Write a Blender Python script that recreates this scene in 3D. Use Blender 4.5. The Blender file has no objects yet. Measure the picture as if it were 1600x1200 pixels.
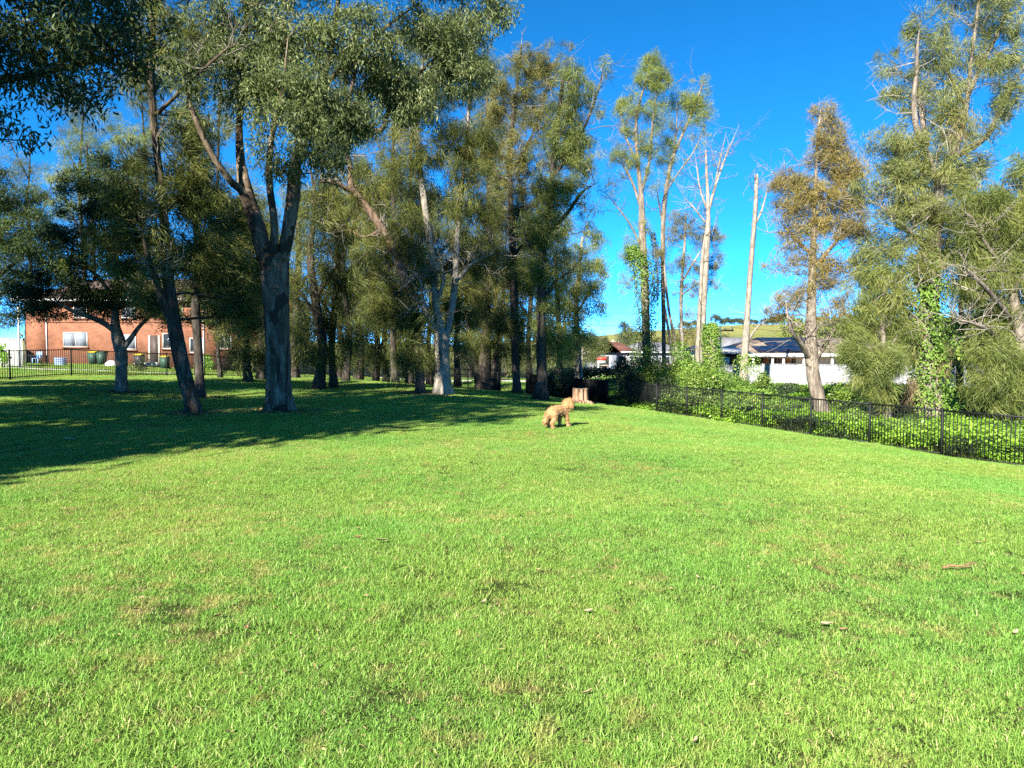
import bpy, bmesh, math
import numpy as np
from mathutils import Vector, Matrix
R = math.radians
sc = bpy.context.scene
col = sc.collection

# ------------------------------------------------------------------ camera
F = 1156.0            # focal length in pixels of the 1600-wide photograph
PITCH = math.atan(55 / F)
CAMZ = 1.6
cam = bpy.data.cameras.new('camera'); cam.sensor_width = 36; cam.lens = F / 1600 * 36
cam.clip_start = 0.05; cam.clip_end = 6000
co = bpy.data.objects.new('camera', cam); col.objects.link(co)
co.location = (0, 0, CAMZ); co.rotation_euler = (R(90) - PITCH, 0, 0)
sc.camera = co

# ------------------------------------------------------------------ sky, sun, exposure
SUN_EL = R(32); SUN_DIR = Vector((0.46, 0.888, 0)).normalized()      # the way the shadows fall on the ground
w = bpy.data.worlds.new('World'); sc.world = w; w.use_nodes = True
nt = w.node_tree; nt.nodes.clear()
sky = nt.nodes.new('ShaderNodeTexSky'); sky.sky_type = 'NISHITA'; sky.sun_disc = False
sky.sun_elevation = SUN_EL
sky.sun_rotation = math.atan2(-SUN_DIR.x, -SUN_DIR.y)
sky.air_density = 0.22; sky.dust_density = 0.0; sky.ozone_density = 6.5; sky.altitude = 0
hs = nt.nodes.new('ShaderNodeHueSaturation'); hs.inputs['Saturation'].default_value = 1.17; hs.inputs['Hue'].default_value = 0.488
bg = nt.nodes.new('ShaderNodeBackground'); bg.inputs['Strength'].default_value = 0.15
wo = nt.nodes.new('ShaderNodeOutputWorld')
nt.links.new(sky.outputs[0], hs.inputs['Color']); nt.links.new(hs.outputs[0], bg.inputs[0]); nt.links.new(bg.outputs[0], wo.inputs[0])
sl = bpy.data.lights.new('sun', 'SUN'); sl.energy = 5.0; sl.angle = R(0.53); sl.color = (1.0, 0.93, 0.80)
so = bpy.data.objects.new('sun', sl); col.objects.link(so)
sdir = Vector((SUN_DIR.x * math.cos(SUN_EL), SUN_DIR.y * math.cos(SUN_EL), -math.sin(SUN_EL)))
so.rotation_euler = sdir.to_track_quat('-Z', 'Y').to_euler(); so.location = (-40, -40, 60)
sc.view_settings.view_transform = 'Standard'; sc.view_settings.look = 'None'
sc.view_settings.exposure = 1.92; sc.view_settings.gamma = 1.0
sc.view_settings.use_curve_mapping = False
cy = sc.cycles
cy.max_bounces = 6; cy.diffuse_bounces = 3; cy.glossy_bounces = 2; cy.transmission_bounces = 4; cy.transparent_max_bounces = 6
cy.caustics_reflective = False; cy.caustics_refractive = False
cy.use_denoising = False
cy.sample_clamp_indirect = 4

# ------------------------------------------------------------------ helpers
CP, SP = math.cos(PITCH), math.sin(PITCH)
def P(px, py, Y):
    """world point at depth Y that lies in the direction of photo pixel (px, py)"""
    a = (px - 800) / F; b = (600 - py) / F
    dy = CP + b * SP; dz = b * CP - SP
    t = Y / dy
    return np.array((a * t, Y, CAMZ + dz * t))
def sstep(a, b, x):
    t = np.clip((np.asarray(x, float) - a) / (b - a), 0, 1); return t * t * (3 - 2 * t)
FN = np.array((-0.942, -0.335))      # normal of the creek-side fence, towards the lawn
FA = np.array((10.8, 18.5)); FD = np.array((-0.335, 0.942))
def fence_d(x, y): return FN[0] * (x - FA[0]) + FN[1] * (y - FA[1])
def H(x, y):
    x = np.asarray(x, float); y = np.asarray(y, float)
    d = fence_d(x, y)
    t = np.clip(1 - d / 12.0, 0, 1)
    z = np.where(d > 0, -1.1 * t ** 1.5, -1.1)
    z = z + 0.22 * sstep(0.3, 3.5, -d)
    z = z + 0.35 * sstep(7, 20, -x) * (1 - sstep(30, 60, y) * (1 - sstep(26, 36, -x)))
    z = z - 0.75 * sstep(32, 62, y) * sstep(-30, -15, x) * (1 - sstep(2, 12, x))
    z = z - 0.9 * sstep(60, 120, y) * sstep(-12, 10, x)
    # far pasture hill
    hx = 11 + np.clip((x - 76) / 97 * 8, -6, 16)
    hx = hx + 2.5 * np.sin(x / 61.0) + 1.5 * np.sin(x / 23.0 + 1)
    z = z + hx * sstep(200, 540, y) + 4 * sstep(540, 900, y)
    z = z + 0.03 * np.sin(x * 0.9 + y * 0.4) + 0.025 * np.sin(y * 1.3 - x * 0.5)
    return z
def G(x, y): return np.array((x, y, float(H(x, y))))
def ground_at(px, Y):
    """point of the ground straight below the viewing direction of column px at depth Y"""
    x = (px - 800) / F * Y
    for _ in range(3):
        z = float(H(x, Y)); t = Y * CP + (CAMZ - z) * SP
        x = (px - 800) / F * t
    return G(x, Y)

def raw_mesh(name, V, faces, attrs=None, smooth=False, quads=None):
    """numpy verts + (n,k) face array(s) -> mesh data"""
    me = bpy.data.meshes.new(name)
    V = np.asarray(V, np.float32).reshape(-1, 3)
    fl = faces if isinstance(faces, list) else [faces]
    fl = [np.asarray(f, np.int32) for f in fl if len(f)]
    me.vertices.add(len(V)); me.vertices.foreach_set('co', V.ravel())
    tot = np.concatenate([np.full(len(f), f.shape[1], np.int32) for f in fl])
    loops = np.concatenate([f.ravel() for f in fl])
    start = np.concatenate(([0], np.cumsum(tot)[:-1])).astype(np.int32)
    me.loops.add(len(loops)); me.loops.foreach_set('vertex_index', loops)
    me.polygons.add(len(tot)); me.polygons.foreach_set('loop_start', start); me.polygons.foreach_set('loop_total', tot)
    if smooth: me.polygons.foreach_set('use_smooth', np.ones(len(tot), bool))
    if attrs:
        for k, v in attrs.items():
            a = me.attributes.new(k, 'FLOAT', 'FACE'); a.data.foreach_set('value', np.asarray(v, np.float32))
    me.update(calc_edges=True); me.validate()
    return me
def link(name, data, mat=None, parent=None, loc=None):
    o = bpy.data.objects.new(name, data); col.objects.link(o)
    if mat is not None and data is not None and not data.materials: data.materials.append(mat)
    if parent is not None: o.parent = parent
    if loc is not None: o.location = loc
    return o
def tag(o, label=None, cat=None, group=None, kind=None):
    if label: o['label'] = label
    if cat: o['category'] = cat
    if group: o['group'] = group
    if kind: o['kind'] = kind
    return o
def thing(name, label, cat, loc=(0, 0, 0), group=None, rz=0):
    o = bpy.data.objects.new(name, None); col.objects.link(o)
    o.location = [float(v) for v in loc]; o.rotation_euler = (0, 0, rz); o.empty_display_size = 0.2
    return tag(o, label, cat, group)

class MB:
    """collects shapes and links them as one mesh object"""
    def __init__(s): s.V = []; s.Q = []; s.T = []; s.n = 0
    def add(s, V, Q=(), T=()):
        V = np.asarray(V, float).reshape(-1, 3); s.V.append(V)
        if len(Q): s.Q.append(np.asarray(Q) + s.n)
        if len(T): s.T.append(np.asarray(T) + s.n)
        s.n += len(V); return s
    def box(s, x0, x1, y0, y1, z0, z1):
        V = [(x, y, z) for z in (z0, z1) for y in (y0, y1) for x in (x0, x1)]
        return s.add(V, [(0, 2, 3, 1), (4, 5, 7, 6), (0, 1, 5, 4), (2, 6, 7, 3), (0, 4, 6, 2), (1, 3, 7, 5)])
    def prism(s, poly, a, b, axis=1):
        """extrude a 2-D polygon (u, z) along axis from a to b"""
        n = len(poly)
        def pt(u, z, c): return (u, c, z) if axis == 1 else (c, u, z)
        V = [pt(u, z, a) for u, z in poly] + [pt(u, z, b) for u, z in poly]
        Q = [(i, (i + 1) % n, n + (i + 1) % n, n + i) for i in range(n)]
        T = [(0, i, i + 1) for i in range(1, n - 1)] + [(n, n + i + 1, n + i) for i in range(1, n - 1)]
        return s.add(V, Q, T)
    def quad(s, a, b, c, d): return s.add([a, b, c, d], [(0, 1, 2, 3)])
    def tube(s, pts, rad, sides=8, cap=True):
        V, Q, T = tube_arrays(pts, rad, sides, cap); return s.add(V, Q, T)
    def mesh(s, name, smooth=False):
        fl = []
        if s.Q: fl.append(np.concatenate(s.Q))
        if s.T: fl.append(np.concatenate(s.T))
        return raw_mesh(name, np.concatenate(s.V), fl, smooth=smooth)
    def build(s, name, mat, parent=None, loc=None, smooth=False): return link(name, s.mesh(name, smooth), mat, parent, loc)

def tube_arrays(pts, rad, sides=8, cap=True, wob=None):
    pts = np.asarray(pts, float); n = len(pts); rad = np.broadcast_to(np.asarray(rad, float), (n,))
    t = np.gradient(pts, axis=0); t /= np.linalg.norm(t, axis=1)[:, None] + 1e-9
    u = np.cross(t[0], (0, 0, 1.0))
    if np.linalg.norm(u) < 0.05: u = np.array((1.0, 0, 0))
    fr = []
    for i in range(n):
        u = u - t[i] * np.dot(u, t[i]); u /= np.linalg.norm(u) + 1e-9
        fr.append((u, np.cross(t[i], u)))
    a = np.linspace(0, 2 * np.pi, sides, endpoint=False)
    V = np.zeros((n, sides, 3))
    for i in range(n):
        rr = rad[i] * (1 if wob is None else wob[i])
        rr = np.broadcast_to(rr, (sides,))
        V[i] = pts[i] + (np.cos(a) * rr)[:, None] * fr[i][0] + (np.sin(a) * rr)[:, None] * fr[i][1]
    idx = np.arange(n * sides).reshape(n, sides); nx = np.roll(idx, -1, 1)
    Q = np.stack((idx[:-1], nx[:-1], nx[1:], idx[1:]), -1).reshape(-1, 4)
    V = V.reshape(-1, 3); T = np.zeros((0, 3), int)
    if cap:
        c0, c1 = len(V), len(V) + 1
        V = np.concatenate((V, pts[:1], pts[-1:]))
        T = np.concatenate((np.stack((nx[0], idx[0], np.full(sides, c0)), -1), np.stack((idx[-1], nx[-1], np.full(sides, c1)), -1)))
    return V, Q, T
def smooth_path(pts, k=5):
    """Catmull-Rom resample of points with any number of columns"""
    p = np.asarray(pts, float)
    if len(p) < 3: 
        s = np.linspace(0, 1, k + 1)[:, None]; return p[0] + (p[-1] - p[0]) * s
    q = np.concatenate((2 * p[:1] - p[1:2], p, 2 * p[-1:] - p[-2:-1])); out = []
    for i in range(1, len(q) - 2):
        for s in np.arange(k) / k:
            a, b, c, d = q[i - 1], q[i], q[i + 1], q[i + 2]
            out.append(0.5 * (2 * b + (c - a) * s + (2 * a - 5 * b + 4 * c - d) * s * s + (3 * b - a - 3 * c + d) * s ** 3))
    out.append(q[-2]); return np.array(out)
def unit(v): return v / (np.linalg.norm(v, axis=-1, keepdims=True) + 1e-9)

# ------------------------------------------------------------------ materials
def new_mat(name):
    m = bpy.data.materials.new(name); m.use_nodes = True; m.node_tree.nodes.clear(); return m, m.node_tree
def N(nt, typ, **kw):
    n = nt.nodes.new(typ)
    for k, v in kw.items():
        if k.startswith('i_'):
            key = k[2:]; key = int(key) if key.isdigit() else key.replace('_', ' ')
            n.inputs[key].default_value = v
        else: setattr(n, k, v)
    return n
def ramp(nt, fac, stops, interp='LINEAR'):
    r = nt.nodes.new('ShaderNodeValToRGB'); r.color_ramp.interpolation = interp
    el = r.color_ramp.elements
    while len(el) < len(stops): el.new(0.5)
    for e, (p, c) in zip(el, stops): e.position = p; e.color = (*c, 1)
    nt.links.new(fac, r.inputs[0]); return r.outputs[0]
def coords(nt, kind='Object', scale=(1, 1, 1)):
    if kind == 'World': src = N(nt, 'ShaderNodeNewGeometry').outputs['Position']
    else: src = N(nt, 'ShaderNodeTexCoord').outputs[kind]
    mp = N(nt, 'ShaderNodeMapping'); mp.inputs['Scale'].default_value = scale
    nt.links.new(src, mp.inputs[0]); return mp.outputs[0]
def noise(nt, vec, scale, detail=4, rough=0.55, dist=0.0):
    n = N(nt, 'ShaderNodeTexNoise', i_Scale=scale, i_Detail=detail, i_Roughness=rough, i_Distortion=dist)
    nt.links.new(vec, n.inputs['Vector']); return n.outputs['Fac']
def mix(nt, fac, a, b, mode='MIX'):
    m = N(nt, 'ShaderNodeMix', data_type='RGBA', blend_type=mode)
    for inp, v in ((0, fac), (6, a), (7, b)):
        if isinstance(v, (int, float)): m.inputs[inp].default_value = v
        elif isinstance(v, tuple): m.inputs[inp].default_value = (*v, 1)
        else: nt.links.new(v, m.inputs[inp])
    return m.outputs[2]
def finish(nt, color, rough=0.7, spec=0.3, bump=None, bstr=0.4, bdist=0.02, metallic=0.0, transl=None, tcol=None):
    b = N(nt, 'ShaderNodeBsdfPrincipled', i_Roughness=rough, i_Metallic=metallic)
    b.inputs['Specular IOR Level'].default_value = spec
    if isinstance(color, tuple): b.inputs['Base Color'].default_value = (*color, 1)
    else: nt.links.new(color, b.inputs['Base Color'])
    if bump is not None:
        bn = N(nt, 'ShaderNodeBump', i_Strength=bstr, i_Distance=bdist); nt.links.new(bump, bn.inputs['Height']); nt.links.new(bn.outputs[0], b.inputs['Normal'])
    out = b.outputs[0]
    if transl:
        t = N(nt, 'ShaderNodeBsdfTranslucent'); c2 = tcol if tcol is not None else color
        if isinstance(c2, tuple): t.inputs[0].default_value = (*c2, 1)
        else: nt.links.new(c2, t.inputs[0])
        mx = N(nt, 'ShaderNodeMixShader', i_0=transl); nt.links.new(out, mx.inputs[1]); nt.links.new(t.outputs[0], mx.inputs[2]); out = mx.outputs[0]
    o = N(nt, 'ShaderNodeOutputMaterial'); nt.links.new(out, o.inputs[0])
def plain(name, c, rough=0.6, spec=0.3, metallic=0.0, var=0.12, scale=3.0, bstr=0.1, bscale=40):
    """a painted, plastic or metal surface with slight grime"""
    m, nt = new_mat(name); v = coords(nt, 'Object')
    n = noise(nt, v, scale, 5); lo = tuple(x * (1 - var * 1.6) for x in c); hi = tuple(min(1, x * (1 + var)) for x in c)
    finish(nt, ramp(nt, n, [(0.3, lo), (0.7, hi)]), rough, spec, noise(nt, v, bscale, 3), bstr, 0.004, metallic)
    return m
def leaf_mat(name, stops, transl=0.35, rough=0.5, spec=0.25, tboost=1.3):
    """stops: colours from the duller to the brighter leaves; every leaf carries its own value"""
    m, nt = new_mat(name)
    a = N(nt, 'ShaderNodeAttribute', attribute_name='var')
    c = ramp(nt, a.outputs['Fac'], stops)
    t = mix(nt, 1.0, c, (tboost, tboost * 1.1, tboost * 0.75), 'MULTIPLY')
    finish(nt, c, rough, spec, transl=transl, tcol=t); return m
def bark_mat(name, stops, patch=None, vs=(1, 1, 0.25), scale=9, bstr=0.6, bdist=0.03, crack=True):
    m, nt = new_mat(name); v = coords(nt, 'Object', vs)
    n = noise(nt, v, scale, 8, 0.62, 0.6); c = ramp(nt, n, stops)
    hgt = n
    if patch is not None:       # shed plates of outer bark
        n2 = noise(nt, coords(nt, 'Object', (1, 1, 0.45)), patch[0], 3, 0.5, 1.0)
        f = ramp(nt, n2, [(patch[1], (0, 0, 0)), (patch[1] + 0.03, (1, 1, 1))])
        c = mix(nt, f, c, patch[2]); hgt = mix(nt, 0.5, n, f)
    if crack:
        vo = N(nt, 'ShaderNodeTexVoronoi', feature='DISTANCE_TO_EDGE', i_Scale=scale * 1.6); nt.links.new(coords(nt, 'Object', (1, 1, 0.12)), vo.inputs['Vector'])
        cr = ramp(nt, vo.outputs['Distance'], [(0.0, (0.45, 0.45, 0.45)), (0.12, (1, 1, 1))]); c = mix(nt, 0.6, c, cr, 'MULTIPLY')
        hgt = mix(nt, 0.5, hgt, cr)
    finish(nt, c, 0.85, 0.15, hgt, bstr, bdist); return m

M = {}
# lawn: soil, thatch and the same dry-patch pattern the blades use
def dry_mask(nt):
    v = coords(nt, 'World', (1, 1, 1))
    a = noise(nt, v, 0.55, 4, 0.6); b = noise(nt, v, 4.6, 5, 0.68)
    s = N(nt, 'ShaderNodeMath', operation='MULTIPLY_ADD'); nt.links.new(a, s.inputs[0]); s.inputs[1].default_value = 0.42
    sx = N(nt, 'ShaderNodeMath', operation='MULTIPLY'); nt.links.new(b, sx.inputs[0]); sx.inputs[1].default_value = 0.74
    nt.links.new(sx.outputs[0], s.inputs[2])
    sp_ = N(nt, 'ShaderNodeSeparateXYZ'); nt.links.new(v, sp_.inputs[0]); g = N(nt, 'ShaderNodeMapRange', i_1=6.0, i_2=-7.0, i_3=-0.03, i_4=0.035); nt.links.new(sp_.outputs[0], g.inputs[0])
    q = N(nt, 'ShaderNodeMath', operation='ADD'); nt.links.new(s.outputs[0], q.inputs[0]); nt.links.new(g.outputs[0], q.inputs[1]); return q.outputs[0]
m, nt_ = new_mat('turf_soil'); M['soil'] = m
dm = dry_mask(nt_); v = coords(nt_, 'World')
near = ramp(nt_, noise(nt_, v, 22, 6, 0.7), [(0.3, (0.014, 0.018, 0.006)), (0.62, (0.04, 0.052, 0.014)), (0.8, (0.11, 0.09, 0.04))])
dryc = ramp(nt_, noise(nt_, v, 30, 5, 0.7), [(0.3, (0.05, 0.035, 0.02)), (0.7, (0.20, 0.145, 0.08))])
nearc = mix(nt_, ramp(nt_, dm, [(0.62, (0, 0, 0)), (0.74, (1, 1, 1))]), near, dryc)
farc = ramp(nt_, noise(nt_, v, 0.03, 6, 0.6), [(0.35, (0.15, 0.17, 0.045)), (0.6, (0.24, 0.23, 0.075))])
pasture = mix(nt_, ramp(nt_, noise(nt_, v, 0.4, 5, 0.7), [(0.3, (0.75, 0.75, 0.75)), (0.7, (1.1, 1.1, 1.1))]), (0, 0, 0), farc)
sep = N(nt_, 'ShaderNodeSeparateXYZ'); nt_.links.new(v, sep.inputs[0])
mr = N(nt_, 'ShaderNodeMapRange', i_1=130.0, i_2=260.0); nt_.links.new(sep.outputs[1], mr.inputs[0])
finish(nt_, mix(nt_, mr.outputs[0], nearc, pasture), 0.95, 0.05, noise(nt_, v, 35, 5, 0.7), 0.6, 0.02)
m, nt_ = new_mat('grass_blades'); M['blade'] = m
at = N(nt_, 'ShaderNodeAttribute', attribute_name='var')
dm = dry_mask(nt_)
v = coords(nt_, 'World')
gr = ramp(nt_, at.outputs['Fac'], [(0.0, (0.122, 0.24, 0.04)), (0.45, (0.232, 0.392, 0.078)), (0.80, (0.34, 0.485, 0.125)), (0.89, (0.50, 0.46, 0.21)), (1.0, (0.60, 0.50, 0.30))])
hue = ramp(nt_, noise(nt_, v, 0.35, 3), [(0.32, (0.74, 0.96, 0.8)), (0.68, (1.16, 1.03, 0.95))])
gr = mix(nt_, 1.0, gr, hue, 'MULTIPLY')
dryb = ramp(nt_, at.outputs['Fac'], [(0.0, (0.22, 0.26, 0.06)), (0.5, (0.37, 0.37, 0.11)), (1.0, (0.58, 0.46, 0.24))])
gc = mix(nt_, ramp(nt_, dm, [(0.60, (0, 0, 0)), (0.73, (0.9, 0.9, 0.9))]), gr, dryb)
finish(nt_, gc, 0.45, 0.25, transl=0.38, tcol=mix(nt_, 1.0, gc, (1.15, 1.25, 0.7), 'MULTIPLY'))

M['gum'] = leaf_mat('gum_leaves', [(0, (0.045, 0.065, 0.022)), (0.5, (0.09, 0.12, 0.04)), (0.85, (0.17, 0.20, 0.075)), (1, (0.27, 0.28, 0.12))], 0.3, 0.5, 0.25)
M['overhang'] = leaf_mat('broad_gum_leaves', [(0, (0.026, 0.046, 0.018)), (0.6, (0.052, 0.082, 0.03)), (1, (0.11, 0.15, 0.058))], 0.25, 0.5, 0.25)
M['sheoak'] = leaf_mat('sheoak_needles', [(0, (0.05, 0.062, 0.02)), (0.5, (0.105, 0.125, 0.034)), (0.85, (0.18, 0.195, 0.046)), (1, (0.25, 0.22, 0.06))], 0.35)
M['sheoak_gold'] = leaf_mat('sheoak_golden_needles', [(0, (0.08, 0.09, 0.03)), (0.5, (0.145, 0.145, 0.042)), (1, (0.225, 0.195, 0.056))], 0.3)
M['sheoak_brown'] = leaf_mat('sheoak_rusty_needles', [(0, (0.13, 0.115, 0.045)), (0.35, (0.21, 0.175, 0.058)), (0.7, (0.29, 0.22, 0.066)), (1, (0.21, 0.22, 0.065))], 0.28)
M['sheoak_olive'] = leaf_mat('sheoak_olive_needles', [(0, (0.095, 0.12, 0.036)), (0.5, (0.175, 0.21, 0.055)), (1, (0.28, 0.29, 0.085))], 0.35)
M['sheoak_fresh'] = leaf_mat('sheoak_fresh_needles', [(0, (0.11, 0.135, 0.035)), (0.5, (0.20, 0.24, 0.05)), (1, (0.31, 0.33, 0.075))], 0.35)
M['sheoak_grey'] = leaf_mat('sheoak_grey_needles', [(0, (0.10, 0.12, 0.042)), (0.5, (0.175, 0.20, 0.062)), (1, (0.28, 0.275, 0.09))], 0.3)
M['darkconifer'] = leaf_mat('dark_scale_leaves', [(0, (0.018, 0.034, 0.012)), (0.55, (0.036, 0.062, 0.018)), (0.85, (0.075, 0.11, 0.02)), (1, (0.13, 0.16, 0.03))], 0.25)
M['ivy'] = leaf_mat('ivy_leaves', [(0, (0.06, 0.12, 0.022)), (0.5, (0.125, 0.22, 0.036)), (0.9, (0.22, 0.33, 0.06)), (1, (0.34, 0.34, 0.08))], 0.3, 0.5, 0.22)
M['shrub'] = leaf_mat('shrub_leaves', [(0, (0.06, 0.10, 0.02)), (0.5, (0.12, 0.20, 0.03)), (0.9, (0.21, 0.30, 0.05)), (1, (0.32, 0.27, 0.06))], 0.3, 0.4, 0.4)
M['darkshrub'] = leaf_mat('dark_shrub_leaves', [(0, (0.016, 0.03, 0.012)), (0.6, (0.032, 0.055, 0.02)), (1, (0.06, 0.09, 0.03))], 0.2, 0.4, 0.35)
M['cover'] = leaf_mat('creek_cover_leaves', [(0, (0.10, 0.20, 0.02)), (0.5, (0.19, 0.35, 0.03)), (1, (0.29, 0.45, 0.06))], 0.35, 0.4, 0.35)
M['fargum'] = leaf_mat('far_leaves', [(0, (0.05, 0.07, 0.025)), (0.5, (0.10, 0.125, 0.04)), (1, (0.17, 0.18, 0.06))], 0.25)
M['distant'] = leaf_mat('distant_leaves', [(0, (0.035, 0.05, 0.03)), (0.5, (0.06, 0.08, 0.042)), (1, (0.10, 0.115, 0.05))], 0.2)
M['drytwig'] = leaf_mat('dead_needles', [(0, (0.16, 0.11, 0.06)), (0.6, (0.26, 0.18, 0.10)), (1, (0.36, 0.27, 0.16))], 0.2)
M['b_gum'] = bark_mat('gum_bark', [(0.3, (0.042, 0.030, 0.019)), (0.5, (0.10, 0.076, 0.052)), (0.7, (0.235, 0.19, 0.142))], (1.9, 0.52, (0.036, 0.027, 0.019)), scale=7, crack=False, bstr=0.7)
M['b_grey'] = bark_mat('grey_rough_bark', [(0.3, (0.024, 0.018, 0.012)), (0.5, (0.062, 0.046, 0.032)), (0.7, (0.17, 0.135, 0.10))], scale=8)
M['b_dark'] = bark_mat('dark_rough_bark', [(0.3, (0.02, 0.017, 0.014)), (0.5, (0.05, 0.042, 0.034)), (0.72, (0.11, 0.095, 0.08))], scale=9)
M['b_red'] = bark_mat('red_brown_bark', [(0.3, (0.055, 0.038, 0.028)), (0.5, (0.12, 0.082, 0.058)), (0.7, (0.22, 0.155, 0.115))], scale=8)
M['b_pale'] = bark_mat('pale_bark', [(0.3, (0.12, 0.105, 0.085)), (0.5, (0.23, 0.205, 0.17)), (0.7, (0.37, 0.335, 0.285))], scale=7)
M['b_tan'] = bark_mat('tan_bark', [(0.3, (0.085, 0.07, 0.055)), (0.5, (0.18, 0.15, 0.12)), (0.7, (0.31, 0.265, 0.215))], scale=8)
M['b_papery'] = bark_mat('papery_bark', [(0.3, (0.07, 0.055, 0.04)), (0.5, (0.17, 0.14, 0.105)), (0.7, (0.34, 0.295, 0.23))], scale=6, vs=(1, 1, 0.6))
# ------------------------------------------------------------------ ground
def axis_coords(fine, lo, hi, step, n_out, far_lo, far_hi):
    mid = np.arange(lo, hi + step * 0.5, step)
    a = lo - np.geomspace(step * 1.3, lo - far_lo, n_out)[::-1]; b = hi + np.geomspace(step * 1.3, far_hi - hi, n_out)
    return np.concatenate((a, mid, b))
gx = axis_coords(1, -26, 26, 0.65, 40, -2500, 2500); gy = axis_coords(1, -6, 62, 0.65, 44, -1500, 4000)
XX, YY = np.meshgrid(gx, gy); ZZ = H(XX, YY)
idx = np.arange(XX.size).reshape(XX.shape)
q = np.stack((idx[:-1, :-1], idx[:-1, 1:], idx[1:, 1:], idx[1:, :-1]), -1).reshape(-1, 4)
ground = link('ground', raw_mesh('ground', np.stack((XX, YY, ZZ), -1), q, smooth=True), M['soil'])
tag(ground, 'lawn and paddocks running out to the pasture hill', kind='structure')

# ------------------------------------------------------------------ grass: patches of single blades set out over the lawn
def blade_patch(name, seed, size, n, lmin, lmax, wid, flat=0.75, var_hi=0.0):
    r = np.random.default_rng(seed)
    # blades grow in small tufts so the sward is uneven
    nt_ = max(4, n // 5); tc = r.uniform(-size / 2, size / 2, (nt_, 2)); k = r.integers(0, nt_, n)
    p = tc[k] + r.normal(0, size * 0.02 + 0.008, (n, 2))
    th = r.uniform(0, 2 * np.pi, n); L = r.uniform(lmin, lmax, n) * (0.8 + 0.4 * r.random(nt_)[k]); W = wid * r.uniform(0.6, 1.25, n)
    lean = np.clip(np.where(r.random(n) < .14, r.uniform(.2, .6, n), r.uniform(0.6, flat + .42, n)), 0, 1.17)
    d = np.stack((np.cos(th), np.sin(th)), -1); s = np.stack((-np.sin(th + r.normal(0, .5, n)), np.cos(th)), -1)
    z0 = np.full(n, -0.012)
    def at(t): # parabola: up, then bending over
        hx = lean * L * (t ** 1.4); hz = L * t * np.sqrt(np.clip(1 - (lean * 0.82 * t) ** 2, .05, 1)) * (1 - 0.28 * lean * t)
        return np.stack((p[:, 0] + d[:, 0] * hx, p[:, 1] + d[:, 1] * hx, z0 + hz), -1)
    s3 = np.concatenate((s, r.normal(0, .15, (n, 1))), 1)
    a, b, c = at(0.0), at(0.55), at(1.0)
    V = np.stack((a - s3 * W[:, None] / 2, a + s3 * W[:, None] / 2, b + s3 * W[:, None] * .42, b - s3 * W[:, None] * .42, c), 1)
    i = np.arange(n)[:, None] * 5
    var = np.clip(r.beta(2.2, 2.2, n) * 0.85 + 0.18 * (r.random(nt_)[k] - .5) + (r.random(n) < 0.05) * 0.35 + (r.random(nt_)[k] < .07) * r.random(n) * .6, 0, 1)
    me = raw_mesh(name, V, [i + np.array((0, 1, 2, 3)), i + np.array((3, 2, 4))], {'var': np.concatenate((var, var))})
    me.materials.append(M['blade']); return me
def scatter_object(name, pts, protos, smin, smax, seed):
    """one object: points with the patch meshes instanced on them"""
    me = bpy.data.meshes.new(name); me.vertices.add(len(pts)); me.vertices.foreach_set('co', np.asarray(pts, np.float32).ravel()); me.update()
    o = link(name, me)
    ng = bpy.data.node_groups.new(name, 'GeometryNodeTree')
    ng.interface.new_socket('Geometry', in_out='INPUT', socket_type='NodeSocketGeometry'); ng.interface.new_socket('Geometry', in_out='OUTPUT', socket_type='NodeSocketGeometry')
    gi = ng.nodes.new('NodeGroupInput'); go = ng.nodes.new('NodeGroupOutput')
    ip = ng.nodes.new('GeometryNodeInstanceOnPoints'); gt = ng.nodes.new('GeometryNodeGeometryToInstance')
    for pr in protos:
        oi = ng.nodes.new('GeometryNodeObjectInfo'); oi.inputs['Object'].default_value = pr; oi.inputs['As Instance'].default_value = False
        ng.links.new(oi.outputs['Geometry'], gt.inputs[0])
    rv = ng.nodes.new('FunctionNodeRandomValue'); rv.data_type = 'FLOAT_VECTOR'; rv.inputs[0].default_value = (0, 0, 0); rv.inputs[1].default_value = (0, 0, 6.283); rv.inputs['Seed'].default_value = seed
    rs = ng.nodes.new('FunctionNodeRandomValue'); rs.data_type = 'FLOAT'; rs.inputs[2].default_value = smin; rs.inputs[3].default_value = smax; rs.inputs['Seed'].default_value = seed + 1
    ip.inputs['Pick Instance'].default_value = True
    ng.links.new(gi.outputs[0], ip.inputs['Points']); ng.links.new(gt.outputs[0], ip.inputs['Instance'])
    ng.links.new(rv.outputs[0], ip.inputs['Rotation']); ng.links.new(rs.outputs[1], ip.inputs['Scale']); ng.links.new(ip.outputs[0], go.inputs[0])
    md = o.modifiers.new('scatter', 'NODES'); md.node_group = ng
    return o
rg = np.random.default_rng(5)
protos = []
for k in range(5):
    protos.append(bpy.data.objects.new('blade_patch', blade_patch('blade_patch', 10 + k, 0.72, (6600, 6400, 6600, 5800, 5000)[k], 0.016, (0.04, 0.044, 0.038, 0.05, 0.066)[k], 0.0033, (0.9, 0.8, 1.0, 0.85, 0.75)[k])))
def jgrid(x0, x1, y0, y1, step, jit=0.4):
    a, b = np.meshgrid(np.arange(x0, x1, step), np.arange(y0, y1, step)); p = np.stack((a.ravel(), b.ravel()), -1)
    return p + rg.uniform(-jit, jit, p.shape) * step
LF0 = np.array((-20.5, 30.2)); LFD = np.array((0.262, 0.965))     # street-side fence
def left_d(x, y): return (x - LF0[0]) * LFD[1] - (y - LF0[1]) * LFD[0]     # > 0 inside the park
p = jgrid(-24, 20, 1.4, 46, 0.385, .2)
bare = np.array(((-5.8, 18.46), (-7.8, 18.1), (-13.1, 24.9), (-9.9, 23.4), (-3.4, 27), (-2.4, 25.4)))
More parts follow.
